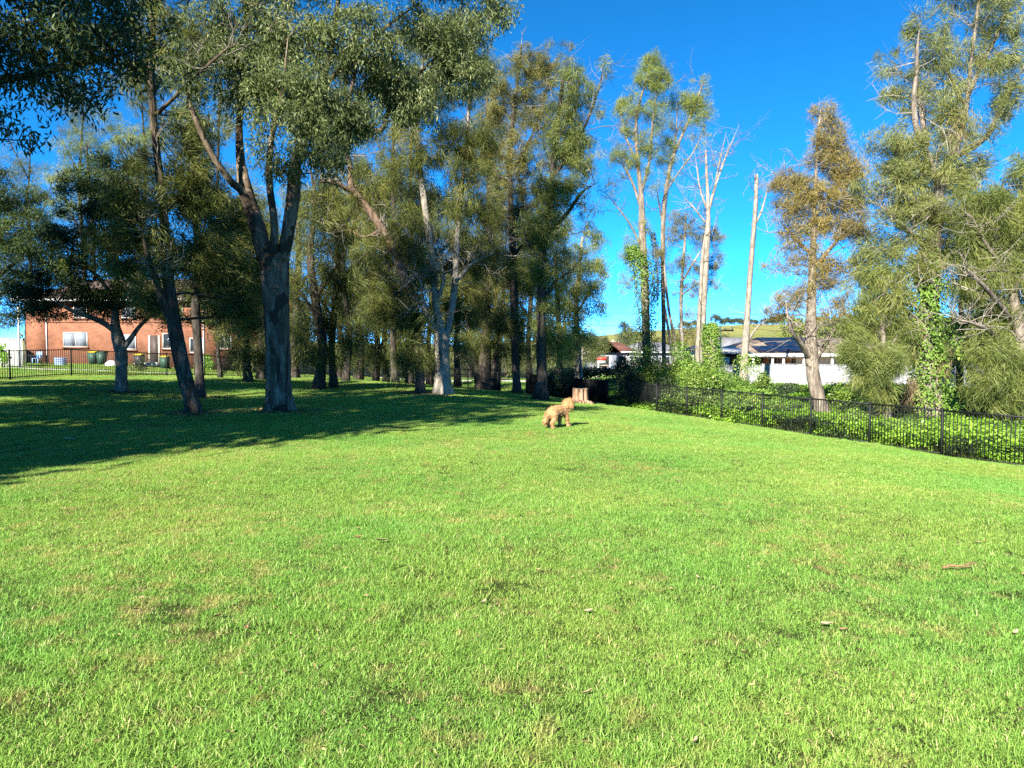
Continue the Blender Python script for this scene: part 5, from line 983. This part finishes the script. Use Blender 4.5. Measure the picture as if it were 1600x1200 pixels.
# ground cover: patches of low creeping leaves
def cover_patch(seed):
    r = np.random.default_rng(seed); n = 620; p_ = np.stack((r.uniform(-.65, .65, n), r.uniform(-.65, .65, n), np.zeros(n)), -1); p_[:, 2] = .05 + .16 * r.random(n) + .10 * np.sin(p_[:, 0] * 5 + seed) * np.cos(p_[:, 1] * 4)
    V, f = heart_leaves(p_, unit(r.normal(size=(n, 3)) * .45 + np.array((0, 0, 1))), r.uniform(.045, .095, n), r); me = raw_mesh('cover_patch', V, f, {'var': np.clip(r.normal((.2, .5, .75)[seed % 3], .2, n), 0, 1)}); me.materials.append(M['cover' if seed < 4 else 'darkshrub']); return bpy.data.objects.new('cover_patch', me)
pr = [cover_patch(s_) for s_ in (1, 2, 3, 4)]
p = jgrid(-4, 34, 12, 47, .85); d = fence_d(p[:, 0], p[:, 1]); p = p[(d < -.45) & (d > -22) & (p[:, 0] < .8 * p[:, 1] + 3)]
p = p[np.sin(p[:, 0] * 1.3 + np.sin(p[:, 1])) + np.sin(p[:, 1] * 1.7) > -1.35]; pts = np.stack((p[:, 0], p[:, 1], H(p[:, 0], p[:, 1])), -1); tag(scatter_object('creek_ground_cover', pts, pr, .8, 1.3, 44), 'bright green creeping ground cover on the creek bank', 'ground cover', kind='stuff')

# ------------------------------------------------------------------ far trees
def far_tree(name, label, px, Y, w_, h, seed, mat='fargum', group=None, tr=.25, scale=None, dens=1.0, low=.35):
    g = ground_at(px, Y); rr = np.random.default_rng(seed); x, y, z = g; lob = []
    for k in range(8):
        a = rr.uniform(0, 6.28); q_ = rr.uniform(.1, .62) * w_; lob.append((x + q_ * math.cos(a), z + h * rr.uniform(low, .86), w_ * rr.uniform(.28, .45), h * rr.uniform(.12, .2), y + q_ * math.sin(a) * .8))
    return make_tree(name, label, Y, [(x, y, z, tr), (x, y, z + h * .3, tr * .8), (x + w_ * .05, y, z + h * .6, tr * .5), (x, y, z + h * .85, tr * .2)], [[(x, y, z + h * .35, tr * .4), (x + w_ * .3, y, z + h * .55, tr * .25)], [(x, y, z + h * .4, tr * .4), (x - w_ * .3, y, z + h * .6, tr * .25)]], lob, 'far', mat, 'b_dark', seed, path=wp, scale=scale or max(1, Y / 60), dens=dens, group=group, sides=7)[0]
ft = [(395, 84, 6, 11), (450, 90, 6, 12), (505, 80, 6, 11), (560, 88, 7, 12), (620, 82, 6, 12), (680, 90, 7, 13), (735, 84, 6, 12), (790, 92, 7, 12), (845, 86, 6, 10), (340, 95, 7, 13), (250, 98, 7, 14), (150, 96, 7, 13), (60, 92, 6, 12)]
fl = ['far tree seen just past the brick house', 'far tree behind the gum trunk', 'far tree in the dark gap beside the gum', 'far tree behind the slim she-oak pair', 'far tree behind the red-barked trunk', 'far tree behind the forked pale-limbed she-oak', 'far tree behind the she-oak clump', 'far tree behind the slimmer lone trunk', 'far tree behind the taller lone trunk', 'treetop over the brick house beside the leaning trunk', 'treetop over the brick house above the dark door', 'treetop over the brick house above the curtained window', 'treetop over the garage end of the brick house']
for k, (px, Y, w_, h) in enumerate(ft): far_tree('far_tree', fl[k], px, Y, w_, h, 200 + k, group='trees across the street', scale=2.6, dens=.7, low=.2)
ht = [(1245, 95, 5.5, 7.6, 'rounded bright tree rising behind the solar panels', 'sheoak_fresh'), (1330, 88, 5, 7, 'olive tree behind the rusty she-oak', 'fargum'), (1290, 120, 5, 8, 'darker tree behind the rusty trunk', 'fargum'), (1195, 150, 4, 6, 'small bluish tree on the lower pasture', 'distant'), (1140, 140, 4, 6.5, 'bushy tree behind the hipped grey roof', 'fargum'), (1000, 135, 5, 8, 'tree behind the pale house with the grey roof', 'fargum'), (1060, 125, 6, 8, 'golden tree seen between the bare creek stems', 'sheoak_gold'), (985, 150, 4, 5, 'low golden tree on the pasture foot', 'sheoak_gold'), (1420, 110, 8, 11, 'far tree behind the largest she-oak', 'fargum'), (1540, 105, 8, 12, 'far tree behind the weeping she-oak', 'fargum'), (960, 145, 3, 4.5, 'low green bush tree beyond the cottage roof', 'sheoak_fresh')]
for k, (px, Y, w_, h, lb, mt) in enumerate(ht): far_tree('far_tree', lb, px, Y, w_, h, 230 + k, mt, 'trees on the far slope', scale=2.0, dens=.9, low=.2)
proto = None; crest = [(1117, 535, 11), (1132, 540, 9), (1148, 540, 8), (1160, 545, 8), (1177, 540, 7), (1196, 545, 8), (1213, 550, 10), (1226, 545, 12), (1240, 540, 9), (1330, 545, 9), (1345, 540, 8), (1280, 545, 10), (1310, 540, 8), (1090, 540, 8), (1070, 545, 9)]
cl_ = ['first', 'second', 'third', 'fourth', 'fifth', 'sixth', 'seventh', 'eighth', 'ninth']
for k, (px, Y, h) in enumerate(crest):
    lb = ('%s dark tree along the hill crest counted from the dead twin stems' % cl_[k]) if k < 9 else ['crest tree glimpsed through the rusty crown', 'crest tree glimpsed past the rusty crown edge', 'crest tree behind the rusty trunk', 'crest tree next to the rusty trunk', 'crest tree behind the bare creek stems', 'crest tree behind the golden she-oak'][k - 9]
    if proto is None: proto = far_tree('crest_tree', lb, px, Y, 5.5, 9, 260, 'distant', 'trees on the hill crest', scale=2.6, dens=2.6, low=.3)
    else:
        o = proto.copy(); col.objects.link(o); o.location = ground_at(px, Y) - np.array((0, 0, 2.4)); o['label'] = lb; s_ = h / 9.0; o.scale = (s_ * 1.45, s_ * 1.45, s_); o.rotation_euler = (0, 0, k * 1.3)
        for c_ in proto.children: d_ = c_.copy(); col.objects.link(d_); d_.parent = o
# tall layered pine on the pasture
g = ground_at(975, 190); x, y, z = g; hN = P(0, 500, 190)[2] - z
make_tree('layered_pine', 'tall dark layered pine on the pasture above the cottage', 190, [(x, y, z, .45), (x, y, z + hN * .5, .3), (x, y, z + hN, .06)], [], [(x, z + hN * t, 3.6 * (1.05 - t) ** .55 * (1 if k % 2 else .8) + .2, .55, y) for k, t in enumerate(np.linspace(.22, .97, 11))], 'far', 'distant', 'b_dark', 300, path=wp, scale=1.8, dens=2.0, depth_k=1.3)

# ------------------------------------------------------------------ tree stump
def stump_mat():
    m, nt = new_mat('weathered_stump_wood'); v = coords(nt, 'Object', (1, 1, .10)); n = noise(nt, v, 13, 8, .65, .4)
    c = ramp(nt, n, [(0.3, (0.06, 0.03, 0.018)), (0.45, (0.20, 0.115, 0.07)), (0.6, (0.33, 0.225, 0.15)), (0.8, (0.44, 0.34, 0.255))]); finish(nt, c, .9, .1, n, .9, .03); return m
M['stump'] = stump_mat(); M['stump_top'] = plain('sawn_wood', (0.50, 0.38, 0.27), .85, .1, var=.3, scale=6)
Ys = depth_for(908, 631); st = thing('tree_stump', 'sun-bleached split tree stump at the edge of the lawn', 'stump', ground_at(907, Ys)); r = np.random.default_rng(9)
rs = 12.2 * Ys / F; hs2 = 24 * Ys / F; ns = 44; a = np.linspace(0, 2 * np.pi, ns, endpoint=False); g1 = np.sin(a * 7 + .4) * .035 + np.sin(a * 13 + 1) * .02 + r.normal(0, .012, ns); V = []
g1[(np.abs(((a - 5.2 + np.pi) % (2 * np.pi)) - np.pi) < .14)] -= .22
for z_, k_ in ((-.15, 1.25), (.02, 1.16), (.12, 1.06), (.3, 1.0), (.42, .97), (hs2, .96)):
    rr_ = rs * (k_ + g1 * (1.2 if z_ > 0 else 2)); V += [(math.cos(t) * q_, math.sin(t) * q_ * .95, z_ + (r.normal(0, .008) if z_ == hs2 else 0)) for t, q_ in zip(a, rr_)]
i = np.arange(ns); q2 = np.concatenate([np.stack((l * ns + i, l * ns + (i + 1) % ns, (l + 1) * ns + (i + 1) % ns, (l + 1) * ns + i), -1) for l in range(5)]); link('trunk', raw_mesh('trunk', V, q2), M['stump'], st)
top = [V[5 * ns + k] for k in range(ns)]; link('sawn_top', raw_mesh('sawn_top', [(p_[0], p_[1], p_[2]) for p_ in top] + [(0, 0, hs2 - .012)], np.stack((i, (i + 1) % ns, np.full(ns, ns)), -1)), M['stump_top'], st)
for k in range(5):
    t = r.uniform(0, 6.28); MB().tube([(math.cos(t) * rs * .9, math.sin(t) * rs * .9, .12), (math.cos(t) * rs * 1.5, math.sin(t) * rs * 1.5, .03), (math.cos(t) * rs * 2.0, math.sin(t) * rs * 2.0, -.06)], [.07, .05, .03], 8).build('root', M['stump'], st, smooth=True)

# ------------------------------------------------------------------ the dog
def dog():
    m, nt = new_mat('apricot_coat'); v = coords(nt, 'Object'); a1 = noise(nt, v, 6, 5, .6); a2 = noise(nt, v, 45, 4, .7)
    c = mix(nt, .45, ramp(nt, a1, [(0.3, (0.31, 0.15, 0.06)), (0.7, (0.48, 0.28, 0.135))]), ramp(nt, a2, [(0.3, (0.24, 0.115, 0.045)), (0.7, (0.5, 0.315, 0.165))])); finish(nt, c, .85, .1, a2, .9, .02); M['coat'] = m
    m2, nt = new_mat('apricot_curls'); at_ = N(nt, 'ShaderNodeAttribute', attribute_name='var'); finish(nt, ramp(nt, at_.outputs['Fac'], [(0, (0.27, 0.125, 0.048)), (.5, (0.42, 0.235, 0.105)), (1, (0.56, 0.375, 0.2))]), .8, .1, transl=.2); M['curls'] = m2
    Yd = depth_for(872, 668); g = ground_at(872, Yd); root = thing('dog', 'apricot curly-coated dog standing on the lawn near the stump', 'dog', g, rz=R(50))
    S = []      # capsules: p0, p1, r0, r1
    def cap(p0, p1, r0, r1): S.append((np.array(p0), np.array(p1), r0, r1))
    cap((-.25, 0, .305), (-.17, 0, .33), .105, .114); cap((-.17, 0, .33), (-.02, 0, .35), .114, .110); cap((-.02, 0, .345), (.14, 0, .335), .112, .116); cap((.14, 0, .335), (.22, 0, .345), .116, .09)
    cap((.22, 0, .37), (.32, .0, .455), .095, .078); cap((.32, 0, .46), (.37, -.01, .50), .09, .088); cap((.38, -.01, .485), (.47, -.015, .455), .055, .04); cap((.46, -.015, .455), (.485, -.015, .452), .042, .034)
    for s_ in (-1, 1):
        cap((.34, s_ * .075, .52), (.325, s_ * .105, .42), .035, .042)                                  # ear flap
        fx = .06 if s_ < 0 else -.02
        cap((.17, s_ * .07, .29), (.175 + fx * .5, s_ * .08, .17), .058, .038); cap((.175 + fx * .5, s_ * .08, .17), (.18 + fx, s_ * .08, .045), .038, .032); cap((.18 + fx, s_ * .08, .028), (.215 + fx, s_ * .08, .026), .035, .03)
        hx = -.05 if s_ < 0 else .05
        cap((-.24, s_ * .07, .28), (-.19 + hx, s_ * .085, .19), .08, .05); cap((-.19 + hx, s_ * .085, .19), (-.275 + hx, s_ * .09, .125), .047, .034); cap((-.275 + hx, s_ * .09, .125), (-.25 + hx, s_ * .09, .04), .036, .032); cap((-.25 + hx, s_ * .09, .03), (-.205 + hx, s_ * .09, .026), .035, .03)
    cap((-.33, 0, .29), (-.39, .01, .24), .032, .036); cap((-.39, .01, .24), (-.42, .015, .16), .038, .046); cap((-.42, .015, .16), (-.41, .02, .10), .046, .026)
    def sdf(p):
        d = np.full(len(p), 9.0)
        for p0, p1, r0, r1 in S:
            ab = p1 - p0; t = np.clip(((p - p0) @ ab) / (ab @ ab), 0, 1); dd = np.linalg.norm(p - p0 - t[:, None] * ab, axis=1) - (r0 + (r1 - r0) * t)
            k = .022; h_ = np.clip(.5 + .5 * (d - dd) / k, 0, 1); d = d * (1 - h_) + dd * h_ - k * h_ * (1 - h_)
        d -= .007 * np.sin(p[:, 0] * 62) * np.sin(p[:, 1] * 58 + 1) * np.sin(p[:, 2] * 66)
        return d
    # one continuous surface: surface-nets over a grid
    h_ = .0125; lo = np.array((-.56, -.24, -.03)); n3 = np.array((90, 40, 54)); gxs = [lo[k] + h_ * np.arange(n3[k]) for k in range(3)]; A = np.stack(np.meshgrid(*gxs, indexing='ij'), -1); D_ = sdf(A.reshape(-1, 3)).reshape(n3)
    ins = D_ < 0; cs = sum(ins[i:n3[0] - 1 + i, j:n3[1] - 1 + j, k:n3[2] - 1 + k].astype(int) for i in (0, 1) for j in (0, 1) for k in (0, 1)); act = (cs > 0) & (cs < 8); ids = -np.ones(act.shape, int); ids[act] = np.arange(act.sum())
    c = np.stack(np.nonzero(act), -1) * h_ + lo + h_ / 2
    for _ in range(3):
        e_ = .004; gr = np.stack([(sdf(c + np.eye(3)[k] * e_) - sdf(c - np.eye(3)[k] * e_)) / (2 * e_) for k in range(3)], -1); c = c - gr * np.clip(sdf(c), -.008, .008)[:, None]
    Q = []
    for ax in range(3):
        a_, b_ = [k for k in range(3) if k != ax]; sl0 = [slice(1, -1)] * 3; sl0[ax] = slice(0, -1); sl1 = [slice(1, -1)] * 3; sl1[ax] = slice(1, None); ch_ = ins[tuple(sl0)] != ins[tuple(sl1)]; pos = np.stack(np.nonzero(ch_), -1)
        off_ = np.ones(3, int); off_[ax] = 0; pos = pos + off_; fl_ = ins[tuple(pos.T)]; q_ = []
        for (u, v_) in ((0, 0), (-1, 0), (-1, -1), (0, -1)):
            pp = pos.copy(); pp[:, a_] += u; pp[:, b_] += v_; q_.append(ids[tuple(pp.T)])
        q_ = np.stack(q_, -1); flip = fl_ if ax != 1 else ~fl_; q_[flip] = q_[flip][:, ::-1]; Q.append(q_)
    Q = np.concatenate(Q); Q = Q[(Q >= 0).all(1)][:, ::-1]
    link('body', raw_mesh('body', c, Q, smooth=True), M['coat'], root)
    r = np.random.default_rng(3); n = 9000; k = r.integers(0, len(c), n); e_ = .004; p_ = c[k] + r.normal(0, .004, (n, 3)); nr = unit(np.stack([sdf(p_ + np.eye(3)[j] * e_) - sdf(p_ - np.eye(3)[j] * e_) for j in range(3)], -1))
    keep = p_[:, 2] > .02; p_, nr = p_[keep], nr[keep]; n = len(p_); head = p_[:, 0] > .24
    V, f = needle_leaves(p_ - nr * .004, nr + r.normal(size=(n, 3)) * .7 + np.array((-.3, 0, -.45)), r.uniform(.015, .032, n) * np.where(head | (p_[:, 0] < -.36), 1.5, 1), np.full(n, .006), r)
    cu = link('curls', raw_mesh('curls', V, f, {'var': np.clip(r.normal(.55, .2, n), 0, 1)}), M['curls'], root); cu['kind'] = 'stuff'
    def ball(nm, p_, rad, mat):
        t = np.linspace(-np.pi / 2, np.pi / 2, 7); V, q_, T = tube_arrays(np.array([(p_[0], p_[1], p_[2] + rad * math.sin(u)) for u in t]), np.array([rad * math.cos(u) + .0005 for u in t]), 10, True); link(nm, raw_mesh(nm, V, [q_, T], smooth=True), M[mat], root)
    ball('nose', (.522, -.015, .462), .016, 'rubber'); ball('eye', (.43, -.068, .512), .010, 'rubber'); ball('eye', (.435, .042, .512), .010, 'rubber')
dog()

# ------------------------------------------------------------------ fallen leaves, bark and sticks on the lawn
M['litter'] = plain('dry_leaf_tan', (0.38, 0.30, 0.19), .8, .1, var=.3, scale=30); M['litter2'] = plain('dry_leaf_brown', (0.24, 0.14, 0.08), .8, .1, var=.3, scale=30)
fall = [(596, 851, 22, 'pale curled bark flake lying on the lawn straight before the gum', 'litter', .3), (756, 949, 15, 'pale dry leaf in the middle of the lawn', 'litter', 1.2), (1292, 984, 19, 'larger pale dry leaf of a pair on the near lawn', 'litter', 2.6), (1318, 994, 17, 'brown curled leaf beside the larger pale leaf', 'litter2', 2.2), (1528, 855, 13, 'small tan leaf far out towards the creek fence', 'litter', .2), (1586, 998, 15, 'pale leaf at the very edge of the lawn view', 'litter', .6), (918, 1095, 20, 'long tan leaf low on the near lawn', 'litter', .3), (1086, 1171, 16, 'tan leaf closest to the viewer', 'litter', .9), (1090, 910, 10, 'tiny upright tan leaf in the lawn centre', 'litter', 1.9), (1060, 756, 11, 'tan leaf on the far sunny lawn', 'litter', .4), (1085, 850, 10, 'grey-brown leaf scrap beyond the lawn centre', 'litter2', .8), (920, 965, 14, 'dry tan tuft leaf near the pale middle leaf', 'litter', 2.9), (560, 846, 14, 'dark bark scrap beside the pale bark flake', 'litter2', .1), (340, 972, 18, 'dark brown bark scrap on the dry lawn patch', 'litter2', 1.0), (386, 993, 15, 'second dark bark scrap on the dry lawn patch', 'litter2', 2.0), (108, 691, 20, 'thin pale stick of bark in the lawn shade', 'litter', .1)]
for k, (px, py, ln, lb, mt, rz) in enumerate(fall):
    Yl = depth_for(px, py); c = ground_at(px, Yl); s_ = ln * Yl / F / 2; r = np.random.default_rng(400 + k); u = np.linspace(-1, 1, 7); wd = s_ * .34 * np.sqrt(np.clip(1 - u ** 2, .02, 1)); bend = .25 * s_ * u ** 2; V = []
    for t, w_, b_ in zip(u, wd, bend): V += [(t * s_, -w_, b_ + w_ * .5), (t * s_, 0, b_), (t * s_, w_, b_ + w_ * .45)]
    V = np.array(V); V2 = V - np.array((0, 0, .003)); q2 = []
    for j in range(6):
        for q_ in (0, 1): a = j * 3 + q_; q2 += [(a, a + 3, a + 4, a + 1), (a + 21, a + 22, a + 25, a + 24)]
    o = link('fallen_leaf', raw_mesh('fallen_leaf', np.concatenate((V, V2)), np.array(q2), smooth=True), M[mt], None, c + np.array((0, 0, .034 if Yl < 12 else .045))); o.rotation_euler = (r.uniform(-.3, .3), r.uniform(-.3, .3), rz); tag(o, lb, 'leaf', 'fallen leaves and bark on the lawn')
Yl = depth_for(1500, 897); c = ground_at(1500, Yl); o = MB().tube([(-.13, 0, .04), (-.06, .012, .055), (0, 0, .05), (.07, .02, .06), (.15, .03, .07)], [.008, .009, .007, .006, .003], 6).tube([(.0, 0, .05), (.05, -.05, .06)], [.005, .002], 5).build('fallen_stick', M['litter2'], None, c, True); tag(o, 'bent brown stick lying on the sunny lawn', 'stick')

# dry clippings, bark crumbs and leaf litter sunk in the lawn, thicker round the trunks
def litter(name, label, xy, smin, smax, seed, lift, mat):
    r = np.random.default_rng(seed); n = len(xy); c = np.stack((xy[:, 0], xy[:, 1], H(xy[:, 0], xy[:, 1]) + r.uniform(.3, 1.0, n) * lift), -1); L = r.uniform(smin, smax, n)
    d = unit(r.normal(size=(n, 3)) * np.array((1, 1, .25))); V, f = diamond_leaves(c, d, L, L * r.uniform(.12, .42, n), r); o = link(name, raw_mesh(name, V, f, {'var': r.random(n)}), mat); tag(o, label, 'litter', kind='stuff')
M['crumbs'] = leaf_mat('dry_litter', [(0, (0.06, 0.042, 0.02)), (.4, (0.16, 0.12, 0.055)), (.8, (0.26, 0.205, 0.095)), (1, (0.34, 0.28, 0.14))], .1, .8, .1)
r = np.random.default_rng(500); y = 2.0 + 17 * r.random(9000) ** 1.3; x = r.uniform(-1, 1, 9000) * (.8 * y + 1.5)
g = .5 + .5 * np.sin(x * 1.7 + 2 * np.sin(y * 1.1)) * np.sin(y * 1.9 + 1.5 * np.sin(x * .9)); k = r.random(9000) < .15 + .6 * g ** 3 + .2 * (x < 0); xy = np.stack((x, y), -1)[k]; xy = xy[fence_d(xy[:, 0], xy[:, 1]) > .2]
litter('lawn_litter', 'dry clippings and leaf scraps through the lawn', xy, .012, .042, 501, .042, M['crumbs'])
a = r.integers(0, len(bare), 5200); rr_ = .35 + np.abs(r.normal(0, .55, 5200)); th = r.uniform(0, 6.28, 5200); xy = bare[a] + np.stack((np.cos(th), np.sin(th)), -1) * rr_[:, None]
litter('trunk_litter', 'bark and leaf litter round the feet of the trunks', xy, .03, .10, 502, .035, M['crumbs'])
# coarse dry stalks and weeds along the foot of the creek fence
t = r.uniform(-6, 18.3, 1500); off_ = r.normal(0, .10, 1500); xy = FA + FD * t[:, None] + FN * off_[:, None]; n = len(xy); c = np.stack((xy[:, 0], xy[:, 1], H(xy[:, 0], xy[:, 1]) - .01), -1)
V, f = needle_leaves(c, r.normal(size=(n, 3)) * .3 + np.array((0, 0, 1)), r.uniform(.08, .3, n), np.full(n, .012), r); o = link('fence_weeds', raw_mesh('fence_weeds', V, f, {'var': r.random(n) * .8 + .1}), M['shrub']); tag(o, 'dry stalks and weeds along the foot of the creek fence', 'weeds', kind='stuff')
